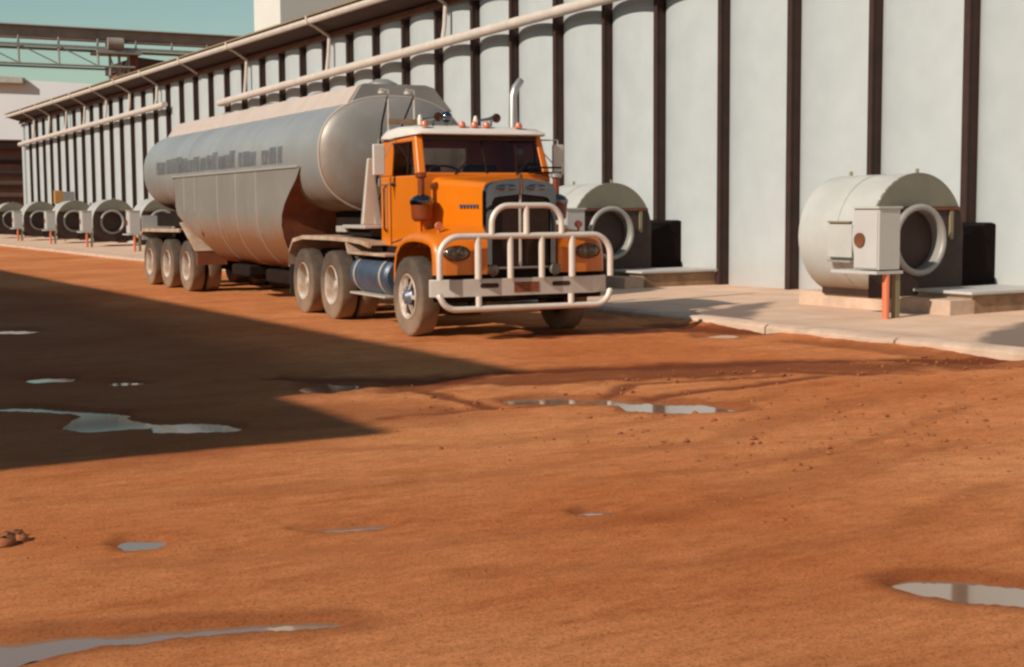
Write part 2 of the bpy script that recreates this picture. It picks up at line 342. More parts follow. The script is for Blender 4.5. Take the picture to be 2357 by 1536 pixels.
DIRT_A, DIRT_B = (0.73,0.300,0.122), (0.56,0.175,0.056)
base = ramp(nz(0.26, 7).outputs[0], 0.35, DIRT_B, 0.66, DIRT_A)
fine = ramp(nz(9, 8, (0.6,1.6,1), 0.75).outputs[0], 0.36, (0.66,0.60,0.52), 0.60, (1.06,1.06,1.06))
c1 = mixc(0.55, base.outputs[0], fine.outputs[0], 'MULTIPLY')
spk = ramp(nz(70, 4, (1,1,1), 0.7).outputs[0], 0.34, (0.42,0.36,0.30), 0.50, (1.04,1.04,1.04))
c2 = mixc(0.75, c1, spk.outputs[0], 'MULTIPLY')
stk = ramp(nz(1.4, 7, (0.35,1.5,1), 0.7).outputs[0], 0.30, (0.72,0.60,0.50), 0.50, (1,1,1))
c3 = mixc(0.8, c2, stk.outputs[0], 'MULTIPLY')
wa = n.new("ShaderNodeAttribute"); wa.attribute_name = 'wet'
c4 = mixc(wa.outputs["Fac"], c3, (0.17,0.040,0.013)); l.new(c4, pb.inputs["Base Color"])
mr = n.new("ShaderNodeMapRange"); l.new(wa.outputs["Fac"], mr.inputs[0]); mr.inputs[3].default_value = 0.92; mr.inputs[4].default_value = 0.62; l.new(mr.outputs[0], pb.inputs["Roughness"])
pb.inputs["Specular IOR Level"].default_value = 0.06
bp = n.new("ShaderNodeBump"); bp.inputs["Strength"].default_value = 0.8; bp.inputs["Distance"].default_value = 0.02; l.new(nz(34, 8, (0.8,1.2,1), 0.8).outputs[0], bp.inputs["Height"]); l.new(bp.outputs[0], pb.inputs["Normal"])
me.materials.append(gm)
wm = mat('muddy_water', (0.26,0.15,0.095), 0.05); wm.node_tree.nodes["Principled BSDF"].inputs["IOR"].default_value = 2.1
for pi_, pg in enumerate(PUD):
    cx = sum(p[0] for p in pg)/len(pg); cy = sum(p[1] for p in pg)/len(pg); b_ = MB((cx,cy,0))
    k = len(pg); b_.add([(cx+(x-cx)*1.30, cy+(y-cy)*1.30, -0.006-0.0006*pi_) for x, y in pg], [tuple(range(k))])
    o = b_.build('puddle', wm, smooth=0); o.location = (cx,cy,0); tag(o, 'shallow rain puddle on the red dirt', None, None, 'structure')
    for p in o.data.polygons:
        if p.normal.z < 0: o.data.flip_normals(); break
# apron and kerb
ap = MB(); ys = sorted(set([round(v,3) for v in list(np.arange(-14, 100, 1.5)) + list(np.arange(8, 22, 0.12))])); xs = [12.33] + list(np.arange(12.45, 17.5, 0.14)) + [17.6]
ap.loft([[(x, y_, 0.120+0.045*min(1,(x-12.33)/4)+0.006*math.sin(y_*1.7+x)) for x in xs] for y_ in ys], closed=False)
am = mat('apron_concrete', (0.70,0.485,0.35), 0.9, noise=0.25, nscale=1.2, bump=0.25, bscale=14, col2=(0.57,0.37,0.25))
ao = ap.build('apron', am); tag(ao, 'pale dusty concrete apron along the silo wall', None, None, 'structure')
SHADOW_WEDGES = [[(12.2,14.9),(13.4,16.2),(14.9,17.5),(14.2,17.4),(13.0,17.0),(12.2,16.3)], [(12.2,9.6),(13.2,10.9),(14.6,12.0),(14.9,12.6),(13.4,11.9),(12.2,11.0)], [(12.2,20.5),(13.2,21.6),(14.9,23.0),(13.2,22.6),(12.2,21.9)]]  # wedge-shaped shadows on the apron, painted in as dark patches
av = np.array([v.co[:] for v in ao.data.vertices]); dm = np.zeros(len(av))
for k, pg in enumerate(SHADOW_WEDGES):
    sdv = poly_sd(av[:,0], av[:,1], pg) + (fbm(av[:,0], av[:,1], 2.5, 90+k)-0.47)*0.35; dm = np.maximum(dm, np.clip(sdv/0.15+0.4, 0, 1))
dm = np.maximum(dm, np.clip(1-(av[:,0]-12.3)/0.5, 0, 1)*0.35*fbm(av[:,0], av[:,1], 1.5, 95)*1.6)
at = ao.data.attributes.new('shadow_damp', 'FLOAT', 'POINT'); at.data.foreach_set('value', dm.astype(np.float32))
n = am.node_tree.nodes; l = am.node_tree.links; pb = n["Principled BSDF"]; src = pb.inputs["Base Color"].links[0].from_socket
wa = n.new("ShaderNodeAttribute"); wa.attribute_name = 'shadow_damp'; mx = n.new("ShaderNodeMix"); mx.data_type = 'RGBA'
l.new(wa.outputs["Fac"], mx.inputs[0]); l.new(src, mx.inputs[6]); mx.inputs[7].default_value = (0.19,0.13,0.10,1); l.new(mx.outputs[2], pb.inputs["Base Color"])
kb = MB(); y_ = -14.0
while y_ < 100:
    w = 2.4 + random.uniform(-.1,.1); dz = random.uniform(-.008,.008); dx = random.uniform(-.012,.012)
    kb.prism([(12.0+dx,-.1),(12.33+dx,-.1),(12.33+dx,.135+dz),(12.06+dx,.135+dz),(12.0+dx,.10+dz)], 'y', y_, y_+w-0.03); y_ += w
tag(kb.build('kerb', M['concrete'], bev=0.012), 'low concrete kerb edging the apron', None, None, 'structure')
# ---------------------------------------------------------------- the long silo shed
OX = 17.0
cols = [15.55-2.0*k for k in range(14,0,-1)] + [15.55,17.6,19.62,21.62,23.7,25.62,27.62,29.63,31.58,33.6,35.6,37.56]
yy = 37.56
while yy < 86: yy += 1.895; cols.append(yy)
Y0, Y1 = cols[0], cols[-1]+1.9
shed = thing('silo_shed', 'long white walled storage shed of bowed steel panels between dark columns', 'grain shed', (OX,0,0))
off = (OX,0,0); ZW, ZB = 6.86, 0.15
def panel(y0, y1):
    b = MB(off); n_ = 20; w = y1-y0; sag = 0.225; pts = []
    for i in range(n_+1):
        t = i/n_; u_ = -math.cos(PI*t); pts.append((17.16-sag*max(0,1-u_*u_)**0.62, y0+w*(u_+1)/2))
    rings = [[(x,y_,zz) for x,y_ in pts] + [(17.43,y1,zz),(17.43,y0,zz)] for zz in (ZB-0.05, 2.2, 4.5, ZW+0.1)]
    return b.loft(rings)
for k in range(len(cols)):
    y0 = cols[k]; y1 = cols[k+1] if k+1 < len(cols) else Y1
    hw = 0.060 if k % 2 == 0 else 0.048
    hw2 = 0.048 if k % 2 == 0 else 0.060
    panel(y0+hw-0.02, y1-hw2+0.02).build('wall_panel', M['white'], shed, smooth=60)
    c = MB(off).box(16.90,16.93,y0-hw,y0+hw,ZB-0.02,ZW-0.04).box(16.93,17.435,y0-hw+0.012,y0+hw-0.012,ZB-0.02,ZW-0.04); c.build('column', M['column'], shed, smooth=0)
MB(off).box(16.93,17.25,Y1-0.1,Y1+0.45,ZB-.05,ZW).build('corner_post', M['white'], shed, bev=0.02)
core = MB(off).box(17.44,37,Y0,Y1+0.3,-0.1,ZW+.1)
core.build('inner_wall', M['shed'], shed, smooth=0)
MB(off).box(16.80,16.88,Y0,Y1+0.4,ZW-0.0,ZW+0.12).build('eave_angle', M['rust'], shed, smooth=0)
MB(off).prism([(16.14,7.24),(17.02,6.99),(17.02,7.03),(16.14,7.28)],'y',Y0,Y1+0.6).build('soffit', M['soffit'], shed, smooth=0)
gt = MB(off)
gt.loft([[(x,y_,z_) for x,z_ in [(16.16,7.40),(16.10,7.40),(16.06,7.36),(16.04,7.28),(16.07,7.22),(16.14,7.20),(16.19,7.23)]] for y_ in (Y0,Y1+0.6)])
gt.build('gutter', M['gutter'], shed)
MB(off).prism([(16.0,7.455),(27.0,9.9),(38.0,7.455),(38.0,7.405),(27.0,9.85),(16.0,7.405)],'y',Y0-.1,Y1+0.7).build('roof', M['roof'], shed, smooth=0)
br_y = [14.5, 23.6, 32.68, 40.42, 47.93, 53.6, 59.14, 63.5, 67.7, 72.0, 76.1, 80.3, 84.4]
for yb in br_y:
    b = MB(off).tube([(16.1,yb,7.22),(16.3,yb,7.14),(16.76,yb,6.86)],0.045,8).tube([(16.03,yb,7.44),(16.03,yb,7.2)],0.05,8)
    b.build('gutter_bracket', M['gutter'], shed)
def drain(y0,z0,y1,z1):
    n_ = 16; pts = [(16.61,y0+(y1-y0)*i/n_,z0+(z1-z0)*i/n_) for i in range(n_+1)]
    MB(off).tube([(16.95,y0,z0)]+pts,0.125,12).build('drain_pipe', M['gutter'], shed)
drain(88.2,5.60,57.6,5.95); drain(50.6,5.55,8.0,6.32)
def pz(y_): return 5.60+(88.2-y_)/30.6*0.35 if y_ > 55 else 5.55+(50.6-y_)/42.6*0.77
for yb in br_y:
    if 50.6 < yb < 57.6: continue
    MB(off).tube([(16.76,yb,6.86),(16.72,yb,6.3),(16.65,yb,pz(yb))],0.058,8).build('downpipe', M['gutter'], shed)
# ---------------------------------------------------------------- aeration fans and their control cabinets
FANS = [14.85, 22.75, 53.2, 60.7, 67.75, 75.55, 83.2]
FN, FZ, FR = 15.2, 1.22, 0.90
def fan_proto():
    t = thing('aeration_fan', 'x', 'fan', (FN,0,0))
    L = 1.5
    d = MB().lathe([(FR-0.05,L+0.02),(FR,L),(FR,0.0),(FR+0.012,0.0),(FR+0.012,-0.03),(FR-0.02,-0.03)],'y',(0,0,FZ),40)
    d.lathe([(0.001,L+0.02),(FR-0.05,L+0.02)],'y',(0,0,FZ),40)
    d.build('drum', M['drum'], t, smooth=40)
    MB().lathe([(FR+0.008,0),(FR+0.008,0.03)],'y',(0,L*0.45,FZ),40).build('seam_band', M['drum'], t)
    zc = 0.42
    a0 = math.degrees(math.asin(zc/FR)); pts = arc(0,FZ,FR+0.012,a0,180-a0,20)
    MB().prism(pts,'y',-0.045,-0.004).build('upper_cover', M['drum_cap'], t, smooth=0)
    pts = arc(0,FZ,FR-0.03,a0,-90,16); pts2 = [(-x,z_) for x,z_ in reversed(pts)]
    low = [(x,max(z_,0.34)) for x,z_ in pts+pts2]
    MB().prism([(FR+0.015,0.36),(FR+0.015,FZ)]+arc(0,FZ,FR+0.015,0,a0,6)+[(-x,z_) for x,z_ in reversed(arc(0,FZ,FR+0.015,0,a0,6))]+[(-FR-0.015,FZ),(-FR-0.015,0.36)],'y',-0.035,-0.005).build('end_plate', M['drum_end'], t, smooth=0)
    MB().box(-0.82,0.82,-0.065,-0.03,FZ+zc-0.045,FZ+zc+0.0).build('cover_rail', M['rust'], t, smooth=0)
    MB().box(0.62,0.68,-0.07,-0.03,FZ-0.05,FZ+zc-0.06).build('cover_strap', M['post'], t, smooth=0)
    # bell mouth inlet
    rc = (-0.14,-0.03,FZ-0.05); prof = [(0.43,0.0)]
    for i in range(13):
        a = PI - PI*1.15*i/12; prof.append((0.470+0.046*math.cos(a), -0.18-0.046*math.sin(a)))
    MB().lathe(prof,'y',rc,36).build('inlet_ring', M['ring'], t, smooth=60)
    MB().lathe([(0.001,0.02),(0.43,0.02),(0.43,-0.18)],'y',(rc[0],rc[1]-0.005,rc[2]),36).build('inlet_mouth', M['black'], t)
    MB().box(-0.45,0.62,0.02,1.46,0.34,0.46).build('base_frame', M['column'], t, smooth=0)
    MB().box(0.12,0.42,-0.14,0.1,0.28,0.42).build('foot_bracket', M['rust'], t, smooth=0)
    MB().prism([(0.55,0.36),(1.80,0.36),(1.80,1.30),(1.74,1.38),(1.66,1.40),(1.50,1.36),(1.25,1.27),(0.55,1.05)],'y',0.10,1.2).build('fan_shadow_block', M['duct'], t, smooth=0)  # dark block standing in for the fan's shadow on the wall
    h = MB()
    h.box(-0.915,-0.885,0.35,0.85,FZ-0.30,FZ+0.18); h.build('access_hatch', M['drum'], t, bev=0.01)
    MB().box(-0.93,-0.86,0.38,0.84,FZ+0.20,FZ+0.225).build('hatch_rail', M['post'], t, smooth=0)
    MB().box(-0.93,-0.80,0.36,0.84,FZ-0.37,FZ-0.34).build('hatch_rail', M['ring'], t, smooth=0)
    MB().tube([(0,0.0,FZ+FR-0.02),(0,0.0,FZ+FR+0.07)],0.025,8).build('lifting_lug', M['post'], t)
    MB().tube([(0,L-0.15,FZ+FR-0.02),(0,L-0.15,FZ+FR+0.06)],0.025,8).build('lifting_lug', M['post'], t)
    return t
def cab_proto():
    t = thing('control_cabinet', 'x', 'cabinet', (13.9,0,0))
    MB().box(-0.22,0.17,-0.24,0.24,0.80,1.63).build('box', M['cab_grey'], t, bev=0.012)
    MB().box(-0.235,-0.222,-0.22,0.22,0.82,1.60).build('door', M['cab_grey'], t, bev=0.004)
    MB().box(-0.25,0.19,-0.26,0.26,1.627,1.655).build('rain_hood', M['cab_grey'], t, smooth=0)
    MB().box(-0.285,0.2,-0.27,0.62,0.745,0.785).build('shelf', M['cab_grey'], t, smooth=0)
    MB().lathe([(0.001,-0.02),(0.10,-0.02),(0.10,0.03)],'x',(-0.24,0.10,1.20),14).build('switch_plate', M['rust'], t)
    MB().box(0.10,0.18,-0.24,-0.16,0.14,0.76).build('post', M['post'], t, smooth=0)
    MB().tube([(-0.06,-0.22,0.12),(-0.06,-0.22,0.77)],0.05,10).build('conduit', M['conduit'], t)
    return t
fan_lab = ['large white drum fan nearest the camera beside the shed wall', 'white drum fan partly hidden behind the truck bullbar',
 'white drum fan mostly hidden behind the rear of the tanker', 'distant drum fan just left of the tanker rear', 'distant drum fan second to the left of the tanker rear',
 'distant drum fan third to the left of the tanker rear', 'farthest drum fan at the left edge of the photo']
cab_lab = ['grey control cabinet on an orange conduit in front of the nearest fan', 'grey control cabinet beside the fan behind the bullbar',
 'grey control cabinet showing at the tanker rear corner', 'grey control cabinet at the distant fan just left of the tanker', 'grey control cabinet at the second fan left of the tanker',
 'grey control cabinet at the third fan left of the tanker', 'grey control cabinet at the farthest fan']
fp = fan_proto(); cp = cab_proto()
for k, y_ in enumerate(FANS):
    f_ = fp if k == 0 else copy_tree(fp); c_ = cp if k == 0 else copy_tree(cp)
    f_.location.y = y_; c_.location.y = y_-0.58
    tag(f_, fan_lab[k], None, 'aeration fans along the shed wall'); tag(c_, cab_lab[k], None, 'control cabinets beside the fans')
def duct(y_, lab):
    t = thing('duct_cover', lab, 'duct cover', (16.1,y_,0), 0, 'raised duct covers by the fans')
    MB().box(-1.30,0.85,-1.04,2.05,0.10,0.36).build('plinth', M['concrete'], t, bev=0.012)
    MB().box(-0.85,0.8,-1.062,-1.043,0.12,0.40).build('end_board', M['slab_side'], t, smooth=0)
    MB().box(-0.88,0.8,-1.04,-0.02,0.362,0.425).build('upstand', M['concrete'], t, bev=0.006)
    MB().box(-0.97,0.84,-1.12,0.0,0.427,0.468).build('lid', M['slab_top'], t, bev=0.006)
duct(14.85, 'grey lidded raised duct cover beside the nearest fan at the right edge'); duct(22.75, 'grey lidded raised duct cover beside the fan behind the bullbar')
t = thing('junction_box', 'small orange and grey box on a stand above the distant fans', 'box', (15.6,72.0,0))
MB().box(-0.45,-0.05,0,0.3,2.0,2.65).build('orange_door', mat('ochre',(0.45,0.22,0.06),0.6), t, bev=0.02)
MB().box(-0.05,0.5,0,0.3,1.95,2.6).build('box', M['ring'], t, bev=0.02)
MB().tube([(0,0.15,0.10),(0,0.15,2.0)],0.05,8).build('stand', M['post'], t)
# ---------------------------------------------------------------- far things
t = thing('conveyor_bridge', 'high steel conveyor gallery crossing behind the end of the shed', 'conveyor bridge', (24,110,0)); o = (24,110,0)
MB(o).box(2,46,110,112.4,14.62,15.35).build('gallery', M['bridge2'], t, smooth=0)
MB(o).prism([(109.7,15.35),(112.7,15.35),(111.2,15.62)],'x',2,46).build('gallery_roof', M['bridge'], t, smooth=0)
MB(o).box(2,46,109.9,110.1,13.85,14.05).box(2,46,112.3,112.5,13.85,14.05).build('walkway_beam', M['bridge'], t, smooth=0)
MB(o).tube([(2,110,12.55),(12,110,12.52),(29.5,110,12.58)],0.09,6).tube([(2,112.4,12.55),(29.5,112.4,12.58)],0.09,6).build('bottom_chord', M['bridge'], t)
for k, x in enumerate((3.9,6.7,9.5,12.3,15.1,17.9,20.9,23.8,26.7)):
    MB(o).tube([(x,110,12.55),(x,110,14.65)],0.09,6).build('truss_post', M['bridge'], t)
    MB(o).tube([(x,110,12.6),(x-2.8,110,13.9)],0.05,6).build('truss_diagonal', M['bridge'], t)
for k, x in enumerate((27.7,29.1)): MB(o).tube([(x,110.4,13.4),(28.4+(28.4-x),110.4,9.5)],0.05,5).build('tower_brace', M['bridge'], t)
for x in (29.6,32.4,35.2,38.0,40.8): MB(o).tube([(x,110,13.9),(x,110,14.65)],0.08,6).build('truss_post', M['bridge'], t)
MB(o).tube([(2,109.9,14.0),(2,109.9,14.9)],0.03,5).tube([(2,109.85,14.45),(46,109.85,14.45)],0.03,5).build('handrail', M['bridge'], t)
for x in (27.7,28.4,29.1): MB(o).tube([(x,110.4,0),(x,110.4,14.0)],0.11,6).build('tower_leg', M['bridge'], t)
MB(o).box(26.6,30.0,109.7,112,13.55,13.8).build('tower_cap', M['bridge'], t, smooth=0)
MB(o).lathe([(0.001,-0.6),(0.5,-0.6),(0.5,0.6),(0.001,0.6)],'x',(28.0,110.0,14.3),12).build('drive_drum', M['bridge2'], t)
MB(o).box(29.3,29.9,110.5,111.2,9,13.6).build('chute', M['redroof'], t, smooth=0)
t = thing('red_gallery_house', 'red brown clad house showing above the shed roof beside the bridge tower', 'building', (33,116,0))
MB((33,116,0)).box(30.2,39,116,121,0,12.9).build('wall', M['redroof'], t, smooth=0)
MB((33,116,0)).prism([(30.0,12.9),(39.3,12.9),(39.3,13.3),(31.2,14.0),(30.0,13.6)],'y',115.7,121.3).build('roof', M['column'], t, smooth=0)
t = thing('pale_shed', 'huge pale sheeted shed beyond the end of the silo wall', 'building', (35,170,0)); o = (35,170,0)
MB(o).hexa([(10,182,0),(60,155,0),(70,175,0),(20,202,0)],[(10,182,18.2),(60,155,14.6),(70,175,14.6),(20,202,18.2)]).build('wall', M['pale'], t, smooth=0)
MB(o).hexa([(9,181,17.3),(32.3,168.5,16.1),(33,170,16.1),(10,183,17.3)],[(9,181,18.3),(32.3,168.5,16.75),(33,170,16.75),(10,183,18.3)]).build('ridge_cap', M['bridge'], t, smooth=0)
t = thing('brown_slatted_shed', 'brown shed with horizontal boards at the left edge behind the farthest fan', 'building', (14,104,0))
MB((14,104,0)).box(2,24,104.4,112,0,6.0).build('wall', M['slat'], t, smooth=0)
b = MB((14,104,0))
for k in range(6): b.box(2,24,104.3,104.42,0.7+k*0.85,0.95+k*0.85)
b.build('rail_boards', M['column'], t, smooth=0)
MB((14,104,0)).box(1.5,24.5,103.9,112.5,6.0,6.55).build('roof', M['column'], t, smooth=0)
MB((14,104,0)).box(1.5,24.5,103.85,112.55,6.55,6.63).build('roof_edge', M['roof'], t, smooth=0)
t = thing('elevator_tower', 'tall white rectangular tower rising behind the shed roof', 'tower', (30,80,0))
MB((30,80,0)).box(30,42,79.8,84.3,0,30).build('wall', M['tower'], t, bev=0.05)
MB((30,80,0)).box(29.8,42.2,79.6,84.5,30,30.6).build('roof', M['pale'], t, smooth=0)
# the shed across the yard whose shadow lies over the dirt
t = thing('yard_shed', 'long brown sheeted shed across the yard throwing the big shadow', 'shed', (-12,40,0)); o = (-12,40,0)
TN = math.tan(SUN_EL)/abs(SUN_DIR.x)           # fall of a sun ray per metre across the yard
HC, HB = 6.5, 10.0; nc, nb = 4.4-HC/TN, 7.1-HB/TN; sc_, sb = 9.45-0.20*HC/TN, 12.4-0.20*HB/TN
MB(o).box(-24,nb,sb,125,-0.1,HB).build('wall', M['shed'], t, smooth=0)
MB(o).box(-24.2,nb+0.05,sb-0.05,125.2,HB,HB+0.06).build('roof', M['roof'], t, smooth=0)
MB(o).prism([(nb-12,sc_),(nc,sc_),(nc,125),(nb+0.001,125),(nb+0.001,sb-0.01),(nb-12,sb-0.01)],'z',HC-0.06,HC).build('awning', M['roof'], t, smooth=0)
for y_ in range(17,125,9): MB(o).box(nc-0.25,nc-0.13,y_,y_+0.12,-0.1,HC-0.06).build('awning_post', M['column'], t, smooth=0)
MB(o).box(nb,nb+0.04,20,25,0,4.2).build('door', M['column'], t, smooth=0)
# ---------------------------------------------------------------- wheels
def tyre_mb(x0, x1, r=0.525):
    w = x1-x0; sh = 0.045
    prof = [(0.285,x0+0.05),(0.30,x0+0.022),(0.36,x0+0.006),(0.43,x0),(r-0.035,x0+0.006),(r-0.008,x0+0.020),(r,x0+0.045),(r,x1-0.045),(r-0.008,x1-0.020),(r-0.035,x1-0.006),(0.43,x1),(0.36,x1-0.006),(0.30,x1-0.022),(0.285,x1-0.05)]
    b = MB(); n_ = 48; rings = []
    for j, (rr, h) in enumerate(prof):
        rings.append([(h, (rr-(0.010 if (i % 2 and j in (5,6,7,8)) else 0))*math.cos(2*PI*i/n_), (rr-(0.010 if (i % 2 and j in (5,6,7,8)) else 0))*math.sin(2*PI*i/n_)) for i in range(n_)])
    b.loft(rings, True, False); k = len(b.v)-n_*len(prof)
    return b
def wheel_front(parent, loc, side):
    s_ = side
    w = MB()   # rim: dished with six spoke openings
    w.lathe([(0.30,0.045),(0.302,0.015),(0.288,0.004),(0.268,0.014),(0.252,0.04),(0.235,0.055)],'x',(s_*0.0,0,0),36)
    for k in range(6):
        a = 2*PI*k/6
        p = [(0.01,0.10,a-0.22),(0.01,0.10,a+0.22),(0.03,0.262,a+0.12),(0.03,0.262,a-0.12)]
        def P(q, dx): return (q[0]+dx, q[1]*math.cos(q[2]), q[1]*math.sin(q[2]))
        w.hexa([P(q,0.035) for q in p],[P(q,0.0) for q in p])
    for i, q in enumerate(w.v): w.v[i] = (-s_*(q[0]-0.0) if s_ > 0 else q[0], q[1], q[2])
    ob = w.build('wheel', M['rim'], parent, smooth=40); ob.location = loc
    tb = tyre_mb(0.0,0.28) if s_ < 0 else tyre_mb(-0.28,0.0); tb.build('tyre', M['tyre'], ob, smooth=50)
    hb = MB().lathe([(0.001,-0.035),(0.055,-0.035),(0.075,-0.015),(0.10,0.005),(0.125,0.03),(0.125,0.08)],'x',(0,0,0),20)
    for k in range(8):
        a = 2*PI*k/8; hb.lathe([(0.001,0.0),(0.016,0.0),(0.016,0.04)],'x',(0,0.115*math.cos(a),0.115*math.sin(a)),8)
    bk = MB().lathe([(0.001,0.12),(0.29,0.12)],'x',(0,0,0),24)
    for m_ in (hb, bk):
        if s_ > 0: m_.v = [(-q[0],q[1],q[2]) for q in m_.v]
    hb.build('hub', M['hub'], ob); bk.build('brake_drum', M['chassis'], ob)
    return ob
def wheel_dual(parent, loc, side):
    s_ = side; w = MB()
    w.lathe([(0.30,0.05),(0.302,0.018),(0.288,0.006),(0.274,0.02),(0.266,0.10),(0.255,0.19),(0.22,0.21),(0.14,0.21)],'x',(0,0,0),36)
    if s_ > 0: w.v = [(-q[0],q[1],q[2]) for q in w.v]
    ob = w.build('wheel', M['rim'], parent, smooth=40); ob.location = loc
    for a_, b_ in ((0.0,0.28),(0.34,0.62)):
        (tyre_mb(a_,b_) if s_ < 0 else tyre_mb(-b_,-a_)).build('tyre', M['tyre'], ob, smooth=50)
    hb = MB().lathe([(0.001,0.06),(0.06,0.065),(0.075,0.085),(0.085,0.16),(0.15,0.17),(0.15,0.22)],'x',(0,0,0),20)
    for k in range(8):
        a = 2*PI*k/8; hb.lathe([(0.001,0.15),(0.018,0.15),(0.018,0.20)],'x',(0,0.175*math.cos(a),0.175*math.sin(a)),8)
    if s_ > 0: hb.v = [(-q[0],q[1],q[2]) for q in hb.v]
    hb.build('hub', M['rim'], ob); return ob
def dup_wheel(w, loc):
    c = copy_tree(w, w.parent); c.location = loc; return c
# ---------------------------------------------------------------- prime mover (x = across, y = rearwards, z up)
TO = (9.12,16.55,0.0)
T = thing('prime_mover', 'orange long bonnet prime mover with white roof and silver tube bullbar', 'truck', TO, R(-4.4))
WR = 0.525
wheel_front(T, (-1.21,0.0,WR), -1); wheel_front(T, (1.21,0.0,WR), 1)
wl = wheel_dual(T, (-1.22,3.15,WR), -1); dup_wheel(wl, (-1.22,4.58,WR))
wr_ = wheel_dual(T, (1.22,3.15,WR), 1); dup_wheel(wr_, (1.22,4.58,WR))
MB().box(-0.45,-0.36,-0.9,5.2,0.74,1.0).box(0.36,0.45,-0.9,5.2,0.74,1.0).box(-0.4,0.4,4.9,5.1,0.76,0.98).box(-0.4,0.4,1.6,1.8,0.76,0.98).build('chassis', M['chassis'], T, bev=0.01)
MB().tube([(-1.0,-0.1,0.5),(1.0,-0.1,0.5)],0.07,8).build('axle', M['chassis'], T)
for y_ in (3.15,4.58): MB().tube([(-1.0,y_,0.525),(1.0,y_,0.525)],0.11,10).ball((0,y_,0.52),0.24,8).build('axle', M['chassis'], T)
MB().box(-0.42,0.42,-0.80,0.05,0.55,1.70).build('engine', M['chassis'], T, bev=0.05)
MB().lathe([(0.001,0.06),(0.46,0.06),(0.46,0.0),(0.001,0.0)],'z',(0,3.6,1.22),28).box(-0.4,0.4,3.2,4.1,1.0,1.22).build('fifth_wheel', M['chassis'], T)
# cab shell
CW, CF, CB_ = 0.97, 0.13, 1.57
cab = MB()
def wall_pts(): pass
cab.hexa([(-CW,CF,1.15),(-CW+0.05,CF,1.15),(-CW+0.05,CB_,1.15),(-CW,CB_,1.15)],[(-CW,CF,2.11),(-CW+0.05,CF,2.11),(-CW+0.05,CB_,2.11),(-CW,CB_,2.11)])
cab.hexa([(CW-0.05,CF,1.15),(CW,CF,1.15),(CW,CB_,1.15),(CW-0.05,CB_,1.15)],[(CW-0.05,CF,2.11),(CW,CF,2.11),(CW,CB_,2.11),(CW-0.05,CB_,2.11)])
cab.box(-CW+0.05,CW-0.05,CF,CF+0.05,1.15,2.11)                       # firewall
cab.box(-CW+0.05,CW-0.05,CB_-0.05,CB_,1.15,2.18)                     # rear wall, low
cab.box(-CW+0.05,CW-0.05,CF+0.05,CB_-0.05,1.15,1.20)                 # floor
# upper rear wall around the rear window
cab.box(-CW+0.05,-0.37,CB_-0.05,CB_,2.18,2.64).box(0.33,CW-0.05,CB_-0.05,CB_,2.18,2.64).box(-0.37,0.33,CB_-0.05,CB_,2.52,2.64)
for sx in (-1,1):
    def X(v): return sx*v
    # rear quarter, header, A pillar, sill
    cab.hexa([(X(CW),1.16,2.11),(X(CW-0.05),1.16,2.11),(X(CW-0.05),CB_,2.11),(X(CW),CB_,2.11)],[(X(0.93),1.14,2.62),(X(0.88),1.14,2.62),(X(0.88),CB_,2.62),(X(0.93),CB_,2.62)])
    cab.hexa([(X(0.945),0.34,2.555),(X(0.895),0.34,2.555),(X(0.895),1.16,2.555),(X(0.945),1.16,2.555)],[(X(0.93),0.36,2.64),(X(0.88),0.36,2.64),(X(0.88),1.16,2.64),(X(0.93),1.16,2.64)])
    cab.hexa([(X(0.97),CF,2.11),(X(0.86),CF-0.01,2.11),(X(0.87),CF+0.10,2.11),(X(0.97),CF+0.14,2.11)],[(X(0.93),0.34,2.64),(X(0.83),0.31,2.64),(X(0.83),0.42,2.64),(X(0.93),0.47,2.64)])
cab.hexa([(-0.86,CF-0.005,2.09),(0.86,CF-0.005,2.09),(0.86,CF+0.06,2.09),(-0.86,CF+0.06,2.09)],[(-0.86,CF+0.01,2.145),(0.86,CF+0.01,2.145),(0.86,CF+0.08,2.145),(-0.86,CF+0.08,2.145)])
cab.build('cab', M['orange'], T, bev=0.022, seg=3)
hd = MB().hexa([(-0.84,0.285,2.575),(0.84,0.285,2.575),(0.84,0.36,2.575),(-0.84,0.36,2.575)],[(-0.84,0.30,2.64),(0.84,0.30,2.64),(0.84,0.40,2.64),(-0.84,0.40,2.64)])
hd.build('windscreen_header', M['column'], T, bev=0.01)
# roof
rf = MB(); rings = []
for y_, z0_, zt, hw in ((0.20,2.655,2.675,0.90),(0.24,2.645,2.715,0.945),(0.45,2.64,2.775,0.965),(0.95,2.63,2.81,0.975),(1.40,2.61,2.785,0.975),(1.56,2.61,2.72,0.955),(1.60,2.62,2.66,0.93)):
    ring = [(-hw,y_,z0_),(-hw,y_,z0_+(zt-z0_)*0.45),(-hw+0.05,y_,z0_+(zt-z0_)*0.78),(-hw*0.7,y_,zt-0.012),(-hw*0.3,y_,zt),(hw*0.3,y_,zt),(hw*0.7,y_,zt-0.012),(hw-0.05,y_,z0_+(zt-z0_)*0.78),(hw,y_,z0_+(zt-z0_)*0.45),(hw,y_,z0_)]
    rings.append(ring)
rf.loft(rings); rf.build('cab_roof', M['cabroof'], T, smooth=50)
